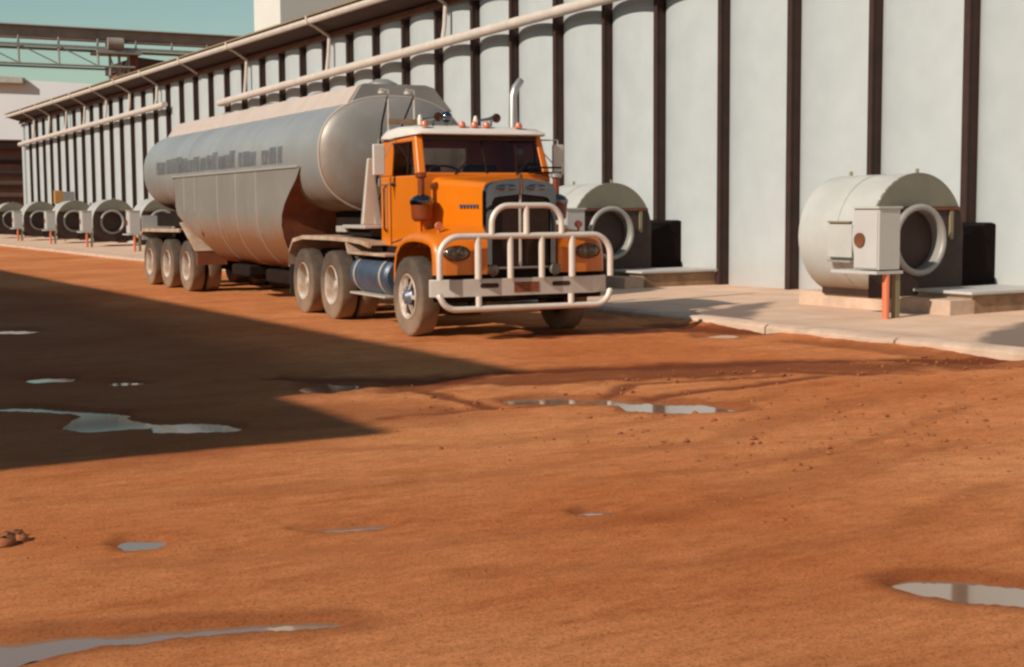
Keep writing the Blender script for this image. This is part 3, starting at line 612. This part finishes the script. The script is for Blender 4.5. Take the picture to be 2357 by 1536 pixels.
# glass
g = MB().add([(-0.85,CF+0.02,2.14),(0.85,CF+0.02,2.14),(0.83,0.325,2.60),(-0.83,0.325,2.60)],[(0,1,2,3)]); g.build('windscreen', M['glass'], T, smooth=0)
MB().tube([(0.02,CF+0.01,2.13),(0.02,0.315,2.60)],0.013,6).build('windscreen_divider', M['chassis'], T)
for k, x in enumerate((-0.45,0.45)):
    MB().tube([(x,CF-0.0,2.12),(x+0.28,CF+0.10,2.35)],0.010,5).build('wiper', M['chassis'], T)
MB().add([(-0.37,CB_-0.02,2.18),(0.33,CB_-0.02,2.18),(0.33,CB_-0.02,2.52),(-0.37,CB_-0.02,2.52)],[(0,1,2,3)]).build('rear_window', M['glass'], T, smooth=0)
for sx in (-1,1):
    MB().add([(sx*0.95,0.30,2.12),(sx*0.95,1.16,2.12),(sx*0.925,1.16,2.56),(sx*0.925,0.42,2.56)],[(0,1,2,3)]).build('side_window', M['glass'], T, smooth=0)
    MB().tube([(sx*0.955,0.55,2.12),(sx*0.93,0.55,2.56)],0.016,6).build('quarter_bar', M['chassis'], T)
    MB().tube([(sx*0.978,1.15,1.17),(sx*0.978,1.15,2.10)],0.006,5).tube([(sx*0.978,1.15,1.20),(sx*0.978,0.28,1.32)],0.006,5).build('door_seam', M['column'], T)
    MB().box(sx*0.985-0.012,sx*0.985+0.012,0.95,1.10,1.98,2.015).build('door_handle', M['chrome'], T, bev=0.006)
    MB().tube([(sx*0.99,1.30,1.35),(sx*1.02,1.30,1.40),(sx*1.02,1.30,1.95),(sx*0.985,1.30,2.0)],0.016,8).build('grab_rail', M['chrome'], T)
for x in (-0.42,0.45):
    MB().box(x-0.25,x+0.25,0.8,1.3,1.55,1.7).box(x-0.25,x+0.25,1.25,1.42,1.65,2.28).build('seat', M['seat'], T, bev=0.05)
sw = MB(); sw.tube([(-0.42+0.22*math.cos(a),0.55+0.08*math.sin(a),2.15+0.17*math.sin(a)*0.55) for a in np.linspace(0,2*PI,24,endpoint=False)],0.014,6,closed=True)
sw.tube([(-0.42,0.42,1.9),(-0.42,0.55,2.14)],0.025,6).build('steering_wheel', M['seat'], T)
MB().box(-0.88,0.88,CF+0.06,0.42,1.85,2.08).build('dashboard', M['seat'], T, bev=0.03)
MB().lathe([(0.001,0),(0.055,0),(0.055,0.02)],'y',(0.69,0.50,2.44),14).build('window_disc', M['ring'], T)  # small pale disc behind the windscreen
# bonnet
def hood_ring(y_, hw, zt, zb, r):
    pts = [(-hw,zb),(-hw,zt-r)] + arc(-hw+r,zt-r,r,180,90,4)[1:] + [(0,zt+0.025)] + arc(hw-r,zt-r,r,90,0,4) + [(hw,zb)]
    return [(x,y_,z_) for x,z_ in pts]
hb = MB(); hb.loft([hood_ring(0.16,0.80,2.085,1.30,0.13),hood_ring(-0.3,0.66,2.045,1.28,0.10),hood_ring(-0.88,0.49,1.995,1.25,0.075)]); hb.build('bonnet', M['orange'], T, smooth=50)
b = MB()
for sx in (-1,1): b.loft([[(sx*0.80,0.15,1.12),(sx*0.80,0.15,1.32),(sx*0.75,0.1,1.32),(sx*0.75,0.1,1.12)],[(sx*0.49,-0.88,0.85),(sx*0.49,-0.88,1.27),(sx*0.45,-0.88,1.27),(sx*0.45,-0.88,0.85)]])
b.build('bonnet_side', M['orange'], T)
for sx in (-1,1):
    bg_ = MB()
    def hs(y_): return 0.80+(0.16-y_)/1.04*(-0.31)
    for k in range(6):
        y_ = -0.44-0.062*k; xx = sx*(hs(y_)+0.012); bg_.box(xx-0.006,xx+0.006,y_-0.045,y_,1.675,1.72)
    bg_.build('bonnet_badge', M['chrome'] if False else M['hub'], T, smooth=0)
# grille
gr = MB(); out = [(-0.50,0.86),(-0.50,1.86)]+arc(-0.37,1.87,0.13,180,95,5)[1:]+[(0,2.045)]+list(reversed([(-x,z_) for x,z_ in arc(-0.37,1.87,0.13,180,95,5)[1:]]))+[(0.50,1.86),(0.50,0.86)]
inn = [(-0.415,0.90),(-0.415,1.70)]+[(-0.41+0.01*i,1.76+0.012*i) for i in range(5)]+[(0,1.845)]+[(0.41-0.01*i,1.76+0.012*i) for i in reversed(range(5))]+[(0.415,1.70),(0.415,0.90)]
n_ = min(len(out),len(inn))
def resamp(p, N):
    P = np.array(p); d = np.r_[0,np.cumsum(np.hypot(*np.diff(P,axis=0).T))]; t_ = np.linspace(0,d[-1],N); return list(zip(np.interp(t_,d,P[:,0]),np.interp(t_,d,P[:,1])))
oo, ii = resamp(out,41), resamp(inn,41)
gr.loft([[(x,-0.86,z_) for x,z_ in oo],[(x,-0.945,z_) for x,z_ in oo],[(x*0.985,-0.965,z_*0.995+0.005) for x,z_ in oo],[(x,-0.96,z_) for x,z_ in ii],[(x,-0.90,z_) for x,z_ in ii]], closed=False)
gs = gr.build('grille_surround', M['chrome'], T, smooth=50)
gm_ = MB().box(-0.43,0.43,-0.90,-0.885,0.88,1.86)
for k in range(25):
    x = -0.40+0.80*k/24; gm_.box(x-0.004,x+0.004,-0.915,-0.90,0.90,1.84)
gm_.build('grille_mesh', M['grille'], T, smooth=0)
MB().box(-0.014,0.014,-0.935,-0.90,0.9,1.84).box(-0.41,0.41,-0.93,-0.90,0.90,0.925).build('grille_bar', M['silver'], T, bev=0.004)
for sx in (-1,1):
    e = MB(); e.lathe([(0.001,-0.010),(0.8,-0.008),(1.0,0.0)],'y',(0,0,0),24); e.v = [(sx*0.21+q[0]*0.16, -0.964+q[1]*1.0, 1.925+q[2]*0.045) for q in e.v]; e.build('crown_plate', M['chrome'], gs)
MB().tube([(0,-0.93,2.03),(0,-0.95,2.10)],[0.03,0.022],8).tube([(0,-0.975,1.85),(0,-0.975,2.03)],0.016,8).build('bonnet_ornament', M['rust'], T)
# front guards
def guard(sx):
    path = [(0.56,0.70),(0.55,0.92),(0.47,1.14),(0.28,1.29),(0.05,1.355),(-0.25,1.375),(-0.55,1.365),(-0.80,1.325),(-0.93,1.25),(-0.985,1.12),(-1.0,0.98),(-1.0,0.84)]
    b = MB(); rings = []
    for i, (v, z_) in enumerate(path):
        a0, a1 = path[max(0,i-1)], path[min(len(path)-1,i+1)]; tv, tz = a1[0]-a0[0], a1[1]-a0[1]; L_ = math.hypot(tv,tz)
        nv, nz_ = -(-tz)/L_, -tv/L_
        nv, nz_ = (tz/L_, -tv/L_)
        cup = 0.14*max(0, nz_)
        ring = []
        for u, d in ((0.50,cup),(0.66,cup*0.72),(0.86,cup*0.30),(1.04,0.0),(1.14,-0.015),(1.19,-0.05),(1.205,-0.11),(1.195,-0.125),(1.17,-0.075),(1.0,-0.04),(0.8,-0.03),(0.50,-0.03)):
            ring.append((sx*u, v+nv*d, z_+nz_*d))
        rings.append(ring)
    b.loft(rings); return b.build('front_guard', M['orange'], T, smooth=50)
for sx in (-1,1):
    gd = guard(sx)
    bz = MB(); bz.lathe([(0.0,-0.0),(1.0,0.0),(1.02,-0.02),(0.94,-0.035),(0.9,-0.01),(0.001,-0.005)],'y',(0,0,0),24); bz.v = [(sx*0.925+q[0]*0.185,-1.0+q[1],1.11+q[2]*0.10) for q in bz.v]; bz.build('headlight_bezel', M['cleaner'], gd)
    for dx in (-0.085,0.085):
        MB().lathe([(0.001,-0.06),(0.04,-0.055),(0.068,-0.035),(0.075,-0.02),(0.085,-0.02),(0.085,0.0)],'y',(sx*0.925+dx,-1.0,1.11),18).build('headlight', M['lens'], gd)
    MB().tube([(sx*1.0,-0.62,1.36),(sx*1.0,-0.62,1.40)],0.02,8).lathe([(0.001,-0.03),(0.045,-0.03),(0.052,0.0),(0.045,0.03),(0.001,0.03)],'y',(sx*1.0,-0.62,1.45),14).build('indicator', M['amber'], gd)
# air cleaners and pipes
for sx in (-1,1):
    a = MB().lathe([(0.001,1.50),(0.10,1.50),(0.135,1.54),(0.15,1.76)],'z',(sx*0.985,-0.02,0),20); ao = a.build('air_cleaner', M['cleaner'], T)
    MB().lathe([(0.153,1.72),(0.16,1.74),(0.16,1.77),(0.12,1.82),(0.06,1.85),(0.001,1.85)],'z',(sx*0.985,-0.02,0),20).build('cleaner_cap', M['chrome'], ao)
    MB().tube([(sx*0.985,-0.0,1.82),(sx*0.985,0.0,2.08)],0.045,12).build('intake_pipe', M['cleaner'], ao)
    MB().lathe([(0.045,2.06),(0.075,2.08),(0.075,2.12),(0.04,2.14),(0.001,2.14)],'z',(sx*0.985,0.0,0),16).build('rain_cap', M['cleaner'] if sx < 0 else M['steel'], ao)
# mirrors
for sx in (-1,1):
    mx = sx*1.22; my = 0.95 if sx < 0 else 0.40
    bk = MB().tube([(sx*0.95,my+0.05,2.60),(mx,my,2.60),(mx,my,1.98),(sx*0.97,my+0.05,2.02)],0.012,6).tube([(sx*0.95,my+0.2,2.58),(mx,my,2.2)],0.008,6)
    bo = bk.build('mirror_bracket', M['ring'], T)
    MB().box(mx-0.085,mx+0.085,my-0.03,my+0.02,2.12,2.54).build('mirror', M['cabroof'] if sx < 0 else M['silver'], bo, bev=0.015)
MB().box(0.62,1.12,0.08,0.12,2.20,2.225).box(0.62,1.12,0.08,0.12,2.13,2.155).build('mirror_arm', M['chassis'], T, bev=0.006)
# roof lights and horns
for x in (-0.78,-0.24,-0.06,0.12,0.60):
    MB().lathe([(0.05,0.0),(0.05,0.03),(0.036,0.065),(0.001,0.08)],'z',(x,0.36,2.755),12).build('marker_light', M['amber'], T)
for x, y_ in ((-0.54,0.55),(0.32,0.55)):
    h = MB().lathe([(0.001,0.45),(0.02,0.45),(0.025,0.2),(0.04,0.05),(0.065,-0.08),(0.058,-0.08),(0.035,0.05)],'y',(x,y_,2.89),14); h.tube([(x,y_+0.1,2.78),(x,y_+0.1,2.89)],0.015,6)
    ho = h.build('air_horn', M['chrome'], T); MB().lathe([(0.001,-0.05),(0.056,-0.06)],'y',(x,y_,2.89),14).build('horn_mouth', M['rust'], ho)
MB().ball((-0.36,0.62,2.90),0.085,8,1,1.1,0.9).tube([(-0.36,0.62,2.78),(-0.36,0.62,2.85)],0.02,6).build('spot_lamp', M['chrome'], T)
for x in (-0.79,0.02): MB().lathe([(0.03,2.78),(0.035,2.86),(0.02,2.91),(0.001,2.92)],'z',(x,0.5,0),10).build('dome_lamp', M['cabroof'], T)
# exhaust stack, hose posts, catwalk
MB().tube([(1.18,1.75,1.1),(1.18,1.75,2.2),(1.18,1.75,3.30),(1.22,1.76,3.42),(1.33,1.80,3.54)],[0.085,0.085,0.06,0.06,0.055],14,cap=False).build('exhaust_stack', M['steel'], T)
for x in (-0.79,-0.40):
    MB().tube([(x,1.70,2.55),(x,1.70,3.33),(x-0.12,1.70,3.34)],0.019,8).lathe([(0.001,0),(0.05,0),(0.05,0.04)],'z',(x-0.10,1.70,3.28),10).build('hose_post', M['silver'], T)
MB().box(-0.80,-0.38,1.66,1.74,2.86,2.93).box(-0.8,-0.76,1.62,1.74,1.2,2.6).box(-0.42,-0.38,1.62,1.74,1.2,2.6).build('hose_rail', M['slab_side'], T, smooth=0)
MB().hexa([(-1.20,1.70,1.44),(-0.90,1.70,1.44),(-0.90,1.80,1.44),(-1.20,1.80,1.44)],[(-1.10,1.72,2.38),(-1.02,1.72,2.38),(-1.02,1.78,2.38),(-1.10,1.78,2.38)]).hexa([(-1.02,1.69,1.44),(-0.88,1.69,1.44),(-0.88,1.81,1.44),(-1.02,1.81,1.44)],[(-1.06,1.71,1.7),(-0.98,1.71,1.7),(-0.98,1.79,1.7),(-1.06,1.79,1.7)]).build('splash_panel', M['silver'], T, bev=0.02)
MB().box(-1.20,-0.55,1.62,2.6,1.39,1.44).box(-1.15,-0.5,2.6,3.05,1.33,1.42).build('catwalk', M['silver'], T, bev=0.012)
MB().box(-1.1,-0.5,1.62,3.0,1.28,1.385).build('catwalk_beam', M['chassis'], T, smooth=0)
# fuel tanks
for sx in (-1,1):
    f_ = MB().lathe([(0.001,0.78),(0.22,0.78),(0.26,0.82),(0.26,2.22),(0.22,2.27),(0.001,2.27)],'y',(sx*0.96,0,0.74),28); fo = f_.build('fuel_tank', M['bluetank'], T)
    for y_ in (1.0,2.05): MB().lathe([(0.266,-0.03),(0.266,0.03)],'y',(sx*0.96,y_,0.74),28).build('tank_strap', M['silver'], fo)
    MB().box(sx*0.96-0.27,sx*0.96+0.24,0.75,2.30,1.02,1.06).build('step_plate', M['guard'], T, bev=0.01)
    MB().box(sx*1.12-0.1,sx*1.12+0.1,0.8,2.25,0.455,0.485).build('side_step', M['silver'], T, bev=0.008)
    MB().box(sx*0.8-0.16,sx*0.8+0.16,0.62,1.55,1.02,1.16).build('cab_sill', M['chassis'], T, smooth=0)
# drive guards
for sx in (-1,1):
    path = [(1.35,1.19),(1.7,1.235),(2.2,1.255),(3.0,1.265),(4.45,1.26),(5.0,1.20),(5.22,1.02),(5.28,0.80)]
    b = MB(); b.loft([[(sx*1.24,v,z_),(sx*0.58,v,z_),(sx*0.58,v-0.01,z_-0.025),(sx*1.20,v-0.01,z_-0.025),(sx*1.205,v,z_-0.06),(sx*1.245,v,z_-0.06)] for v,z_ in path])
    b.build('rear_guard', M['guard'], T, smooth=30)
    MB().box(sx*0.9-0.31,sx*0.9+0.31,5.27,5.29,0.28,0.86).build('mud_flap', M['tread'], T, smooth=0)
    MB().hexa([(sx*1.23,2.22,1.03),(sx*0.62,2.22,1.03),(sx*0.62,2.30,1.03),(sx*1.23,2.30,1.03)],[(sx*1.23,2.36,1.235),(sx*0.62,2.36,1.235),(sx*0.62,2.42,1.235),(sx*1.23,2.42,1.235)]).build('guard_front_panel', M['guard'], T, smooth=0)
# bumper
def offs(p, d):
    return p
plan = [(-1.255,-0.90),(-1.24,-0.93),(-0.99,-1.06),(-0.97,-1.065),(0.97,-1.065),(0.99,-1.06),(1.24,-0.93),(1.255,-0.90)]
bm_ = MB().loft([[(x,v,0.565) for x,v in plan]+[(x*0.985,v+0.05,0.565) for x,v in reversed(plan)],[(x,v,0.785) for x,v in plan]+[(x*0.985,v+0.05,0.785) for x,v in reversed(plan)]])
bo = bm_.build('bumper', M['silver'], T, bev=0.008)
for x in (-0.50,0.51):
    pts = arc(x-0.10,0.70,0.03,90,270,6)+arc(x+0.10,0.70,0.03,-90,90,6); MB().prism(pts,'y',-1.069,-1.05).build('tow_slot', M['black'], bo, smooth=0)
MB().box(-0.16,0.19,-1.072,-1.066,0.605,0.735).build('number_plate', M['plate'], bo, smooth=0)
MB().box(-1.18,1.18,-0.9,-0.85,0.50,0.86).build('bumper_back', M['chassis'], T, smooth=0)
# bullbar
BV = -1.12; r_ = 0.039
def cor(cx_, cz_, rr, a0, a1): return [(x,BV,z_) for x,z_ in arc(cx_,cz_,rr,a0,a1,7)]
up = [(-1.20,BV,0.785)] + cor(-0.94,1.06,0.26,180,90) + cor(0.94,1.06,0.26,90,0) + [(1.20,BV,0.785)]
lo = [(-1.20,BV+0.03,0.575)] + cor(-0.98,0.635,0.22,192,270) + cor(0.98,0.635,0.22,270,348) + [(1.20,BV+0.03,0.575)]
bb = MB().tube(up, r_, 12).tube(lo, r_, 12); bbo = bb.build('bullbar', M['bull'], T, smooth=60)
hoop = [(-0.49,BV,1.33)] + cor(-0.26,1.47,0.23,180,90) + cor(0.26,1.47,0.23,90,0) + [(0.49,BV,1.33)]
MB().tube(hoop, r_*0.95, 12).build('upper_hoop', M['bull'], bbo, smooth=60)
MB().tube([(-0.01,BV,1.32),(-0.01,BV,1.70)], r_, 12).build('hoop_post', M['bull'], bbo)
for x in (-0.68,-0.235,0.205,0.64): MB().tube([(x,BV,0.79),(x,BV,1.31)], r_*1.1 if abs(x) > .5 else r_, 12).build('upright', M['bull'], bbo)
for x in (-0.67,0.63): MB().tube([(x,BV+0.01,0.42),(x,BV+0.01,0.57)], r_, 12).build('lower_post', M['bull'], bbo)
for x in (-0.42,0.46): MB().lathe([(0.001,-0.04),(0.06,-0.035),(0.075,-0.02),(0.075,0.04),(0.03,0.09)],'y',(x,-1.0,0.885),16).tube([(x,-0.98,0.80),(x,-0.98,0.84)],0.015,6).build('fog_lamp', M['lens'] if x < 0 else M['drum_cap'], bbo)
MB().box(-0.5,0.5,-0.86,-0.80,0.78,0.9).build('front_crossmember', M['chassis'], T, smooth=0)
# ---------------------------------------------------------------- tanker trailer
al = R(4.4); kp = (TO[0]+3.6*math.sin(al), TO[1]+3.6*math.cos(al), 0)
K = thing('tanker_trailer', 'grey pneumatic tanker semitrailer with muddy belly and faded lettering', 'tanker trailer', kp, R(-2.2))
def tsec(y_, s_=1.0, dz=0):
    pts = []
    for i in range(48):
        a = 2*PI*i/48; c, s2 = math.cos(a), math.sin(a); e = 0.86
        pts.append((1.235*s_*math.copysign(abs(c)**e,c), y_, 2.50+dz+0.90*s_*math.copysign(abs(s2)**e,s2)))
    return pts
TL = 11.45
tk = MB().loft([tsec(0.0),tsec(0.02),tsec(TL)], cap=False); tk.build('tank', M['tank'], K, smooth=50)
hdm = MB().loft([tsec(0.0),tsec(-0.03,0.985),tsec(-0.10,0.90),tsec(-0.16,0.72),tsec(-0.20,0.45),tsec(-0.215,0.02)], cap=True); hdm.build('front_head', M['tankhead'], K, smooth=60)
hdr = MB().loft([tsec(TL),tsec(TL+0.10,0.96),tsec(TL+0.22,0.82),tsec(TL+0.30,0.5),tsec(TL+0.33,0.02)], cap=True); hdr.build('rear_head', M['tankhead'], K, smooth=60)
MB().tube(tsec(0.0,1.003), 0.018, 6, closed=True).build('head_weld', M['cream'], K)
for y_ in (2.0,3.4,4.8,6.2,7.6,9.0,10.3): MB().tube(tsec(y_,1.0), 0.006, 5, closed=True).build('hoop_seam', M['tank'], K)
# belly hopper under the mid section
def bsec():
    h = [(-1.238,2.34),(-1.238,2.15),(-1.238,1.95),(-1.237,1.75),(-1.234,1.58),(-1.215,1.40),(-1.165,1.21),(-1.08,1.03),(-0.96,0.87),(-0.82,0.745),(-0.65,0.665),(-0.4,0.635),(0,0.63)]
    return h + [(-x,z_) for x,z_ in reversed(h[:-1])]
def vfront(z_): return float(np.interp(z_, [0.63,0.9,1.26,1.40,1.54,1.68,1.82,1.98,2.16,2.34],[2.25,2.06,1.92,1.90,1.85,1.76,1.60,1.35,1.05,0.86]))
def vrear(z_): return 6.95 if z_ < 0.95 else 6.95+(min(z_,1.62)-0.95)/0.67*1.75
bs = bsec(); be = MB(); be.loft([[(x,vfront(z_),z_) for x,z_ in bs],[(x,max(vfront(z_)+0.02,2.4),z_) for x,z_ in bs],[(x,6.5,z_) for x,z_ in bs],[(x,vrear(z_),z_) for x,z_ in bs]], closed=False)
be.build('belly', M['belly'], K, smooth=40)
ff = MB(); fr_ = [(x*0.998,vfront(z_)+0.004,z_) for x,z_ in bs]; cen = []
half = len(fr_)//2
left = fr_[:half+1]; right = list(reversed(fr_[half:]))
ff.loft([[(p[0]+(q_[0]-p[0])*t_, p[1]-0.10*math.sin(PI*t_), p[2]) for p,q_ in zip(left,right)] for t_ in np.linspace(0,1,9)], closed=False); ff.build('belly_front', M['mudded'], K, smooth=40)
rr_ = [(x,vrear(z_),z_) for x,z_ in bs]; left = rr_[:half+1]; right = list(reversed(rr_[half:]))
MB().loft([left,right], closed=False).build('belly_rear', M['mudded'], K)
MB().box(-1.262,-1.236,0.95,8.9,2.325,2.365).box(1.236,1.262,0.95,8.9,2.325,2.365).build('side_rib', M['seam'], K, bev=0.008)
for y_ in (3.2,4.4,5.6): MB().tube([(x,y_,z_) for x,z_ in bs[:len(bs)//2]], 0.007, 6).build('belly_seam', M['seam'], K)
for y_ in (7.2,8.0): MB().tube([(-1.238,y_,z_) for z_ in (2.33,1.9,1.62)], 0.007, 6).build('belly_seam', M['seam'], K)
# coaming along the top
cm = MB()
cm.hexa([(-0.72,0.18,3.26),(-0.66,0.18,3.26),(-0.66,TL-0.1,3.26),(-0.72,TL-0.1,3.26)],[(-0.50,0.18,3.575),(-0.47,0.18,3.575),(-0.47,TL-0.1,3.575),(-0.50,TL-0.1,3.575)])
cm.build('side_coaming', M['cream'], K, smooth=0)
cm = MB().hexa([(1.0,0.18,3.2),(1.06,0.18,3.2),(1.06,TL-0.1,3.2),(1.0,TL-0.1,3.2)],[(0.69,0.18,3.575),(0.73,0.18,3.575),(0.73,TL-0.1,3.575),(0.69,TL-0.1,3.575)]); cm.build('side_coaming', M['tank'], K, smooth=0)
MB().prism([(-0.70,3.24),(-0.49,3.58),(-0.42,3.60),(0.60,3.60),(0.74,3.56),(1.06,3.2)],'y',0.10,0.17).build('front_coaming', M['tankhead'], K, bev=0.01)
MB().box(-0.45,0.7,0.2,TL-0.1,3.40,3.45).build('walkway', M['tank'], K, smooth=0)
for y_ in (0.75,3.6,6.4,9.2):
    MB().lathe([(0.001,3.74),(0.1,3.73),(0.24,3.66),(0.27,3.60),(0.27,3.42)],'z',(0.13,y_,0),20).build('manhole', M['tankhead'], K)
# faded lettering along the side (letters no longer legible)
blocks = [(1.75,1.98),(2.05,2.42),(2.44,2.85),(3.15,3.52),(3.54,3.95),(3.97,4.2),(4.42,4.75),(4.77,5.1),(5.12,5.5),(5.56,5.9),(5.93,6.3),(6.32,6.75),(6.8,7.25),(7.28,7.7),(7.72,8.15),(8.17,8.6),(8.62,9.0),(9.02,9.45),(9.5,9.85),(9.87,10.25)]
def side_x(z_):
    s2 = (z_-2.50)/0.90; s2 = max(-1,min(1,s2)); sa = abs(s2)**(1/0.86); return -1.235*(max(0,1-sa*sa)**0.5)**0.86
m = M['letter']; n = m.node_tree.nodes; l = m.node_tree.links; pb = n["Principled BSDF"]
tc = n.new("ShaderNodeTexCoord"); mp = n.new("ShaderNodeMapping"); mp.inputs[3].default_value = (1,1.3,1.2); nzt = n.new("ShaderNodeTexNoise"); nzt.inputs["Scale"].default_value = 3.2; nzt.inputs["Detail"].default_value = 5; nzt.inputs["Roughness"].default_value = 0.65
rp = n.new("ShaderNodeValToRGB"); rp.color_ramp.elements[0].position = 0.34; rp.color_ramp.elements[1].position = 0.60; rp.color_ramp.elements[0].color = (0.28,)*3+(1,); rp.color_ramp.elements[1].color = (0.9,)*3+(1,)
l.new(tc.outputs["Object"], mp.inputs[0]); l.new(mp.outputs[0], nzt.inputs["Vector"]); l.new(nzt.outputs[0], rp.inputs[0]); l.new(rp.outputs[0], pb.inputs["Alpha"])
for y0, y1 in blocks:
    lt = MB(); hz = random.uniform(0.058,0.082)
    for k in range(4):
        za, zb = 2.42+hz*k, 2.42+hz*(k+1)
        lt.add([(side_x(za)-0.004,y0,za),(side_x(za)-0.004,y1,za),(side_x(zb)-0.004,y1,zb),(side_x(zb)-0.004,y0,zb)],[(0,1,2,3)])
    lt.build('side_lettering', M['letter'], K)
# running gear
wl = wheel_dual(K, (-1.23,8.05,WR), -1); wr_ = wheel_dual(K, (1.23,8.05,WR), 1)
for y_ in (9.65,11.2): dup_wheel(wl, (-1.23,y_,WR)); dup_wheel(wr_, (1.23,y_,WR))
for y_ in (8.05,9.65,11.2): MB().tube([(-1.0,y_,WR),(1.0,y_,WR)],0.08,10).build('axle', M['chassis'], K)
MB().box(-0.55,-0.42,6.9,11.5,1.0,1.3).box(0.42,0.55,6.9,11.5,1.0,1.3).box(-0.42,0.42,7.2,11.2,1.05,1.2).build('subframe', M['chassis'], K, smooth=0)
MB().box(-0.95,0.95,8.9,11.5,1.31,1.60).build('saddle_frame', M['chassis'], K, smooth=0)
MB().box(-0.5,0.5,7.5,11.3,0.7,1.0).build('spring_hanger', M['chassis'], K, smooth=0)
for sx in (-1,1):
    b = MB(); path = [(5.55,0.90),(6.2,1.02),(7.05,1.18),(7.75,1.27),(8.35,1.285),(11.6,1.26),(11.85,1.15)]
    b.loft([[(sx*1.26,v,z_),(sx*0.56,v,z_),(sx*0.56,v,z_-0.03),(sx*1.22,v,z_-0.03),(sx*1.225,v,z_-0.07),(sx*1.265,v,z_-0.07)] for v,z_ in path[4:]])
    go = b.build('wheel_guard', M['guard'], K, smooth=30)
    MB().hexa([(sx*1.26,7.15,0.86),(sx*0.58,7.15,0.86),(sx*0.58,7.21,0.86),(sx*1.26,7.21,0.86)],[(sx*1.26,8.25,1.42),(sx*0.58,8.25,1.42),(sx*0.58,8.33,1.40),(sx*1.26,8.33,1.40)]).build('guard_front_panel', M['guard'], K, smooth=0)
    MB().box(sx*0.92-0.3,sx*0.92+0.3,7.16,7.23,0.58,0.855).build('splash_board', M['mudded'], K, smooth=0)
    MB().box(sx*0.9-0.34,sx*0.9+0.34,11.74,11.78,1.0,1.55).build('rear_panel', M['cab_grey'], K, smooth=0)
MB().box(-0.9,0.9,11.2,11.7,0.9,1.05).build('rear_crossmember', M['chassis'], K, smooth=0)
MB().box(-0.45,0.45,-0.1,1.4,1.28,1.62).box(-0.6,0.6,-0.05,1.0,1.28,1.34).build('kingpin_frame', M['chassis'], K, smooth=0)
for sx in (-1,1):
    MB().box(sx*0.62-0.07,sx*0.62+0.07,2.25,2.40,0.25,0.72).box(sx*0.62-0.12,sx*0.62+0.12,2.2,2.45,0.2,0.25).build('landing_leg', M['chassis'], K, smooth=0)
b = MB().tube([(-0.35,2.0,0.52),(-0.35,7.0,0.50)],0.075,8).tube([(0.2,2.0,0.45),(0.2,7.0,0.45)],0.075,8)
for y_ in (3.2,4.5,5.9): b.lathe([(0.20,0.66),(0.10,0.42),(0.10,0.36)],'z',(-0.1,y_,0),14).box(-0.45,0.3,y_-0.09,y_+0.09,0.34,0.52)
b.build('discharge_pipe', M['chassis'], K)
MB().box(-0.75,0.75,2.9,4.3,0.36,0.60).build('valve_box', M['chassis'], K, bev=0.05)
MB().box(-0.85,-0.2,5.0,6.1,0.42,0.64).build('hose_box', M['chassis'], K, bev=0.05)
MB().lathe([(0.001,-0.04),(0.07,-0.03),(0.085,0)],'x',(-1.16,6.9,1.25),12).build('side_port', M['mudded'], K)
# air and electrical hoses between cab and trailer
for x, zz, dx in ((-0.79,3.25,0.25),(-0.40,3.25,-0.1)):
    pts = [(x,1.72,zz),(x+dx*0.2,2.1,zz-0.35),(x+dx*0.6,2.6,zz-1.1),(x+dx,3.15,zz-1.6),(x+dx,3.5,1.64)]
    MB().tube(pts, 0.014, 6).build('air_hose', M['chassis'], T, smooth=60)
# ---------------------------------------------------------------- clods of mud
def clod_pts(b, x, y_, r, zz=0.0):
    if any(poly_sd(np.array([x]), np.array([y_]), pg)[0] > -0.06 for pg in PUD): return
    k = len(b.v); b.ball((x,y_,zz+r*0.25), r, 4, random.uniform(.8,1.5), random.uniform(.7,1.3), random.uniform(.4,.8))
    for i in range(k, len(b.v)):
        p = b.v[i]; b.v[i] = (p[0]+random.uniform(-.2,.2)*r, p[1]+random.uniform(-.2,.2)*r, p[2]+random.uniform(-.15,.15)*r)
mudm = mat('mud_clod', (0.36,0.115,0.036), 0.9, noise=0.35, nscale=12)
b = MB()
for k in range(1100):
    x = random.uniform(4.2,11.8); y_ = random.uniform(5.2,11.2)
    if random.random() > min(1,(x-4.0)/3.5): continue
    clod_pts(b, x, y_, random.choice((0.008,0.01,0.012,0.016,0.022)), 0.012)
for k in range(1900):
    x = random.uniform(0.6,9); y_ = random.uniform(3.8,12); clod_pts(b, x, y_, random.choice((0.003,0.004,0.005,0.006,0.009)), 0.012)
tag(b.build('mud_crumbs', mudm, None, smooth=60), 'scattered crumbs of red mud on the dirt yard', 'mud', None, 'stuff')
b = MB((1.27,7.36,0))
for dx, dy, r in ((0,0,0.06),(0.07,-0.05,0.04),(-0.09,0.03,0.055),(-0.02,-0.10,0.045),(0.05,0.06,0.04),(-0.12,-0.07,0.05)): clod_pts(b, 1.25+dx, 7.38+dy, r, 0.015)
o = b.build('mud_clod', mudm, None, smooth=60); o.location = (1.27,7.36,0); tag(o, 'clump of red mud lumps at the left edge of the foreground', 'mud clod')
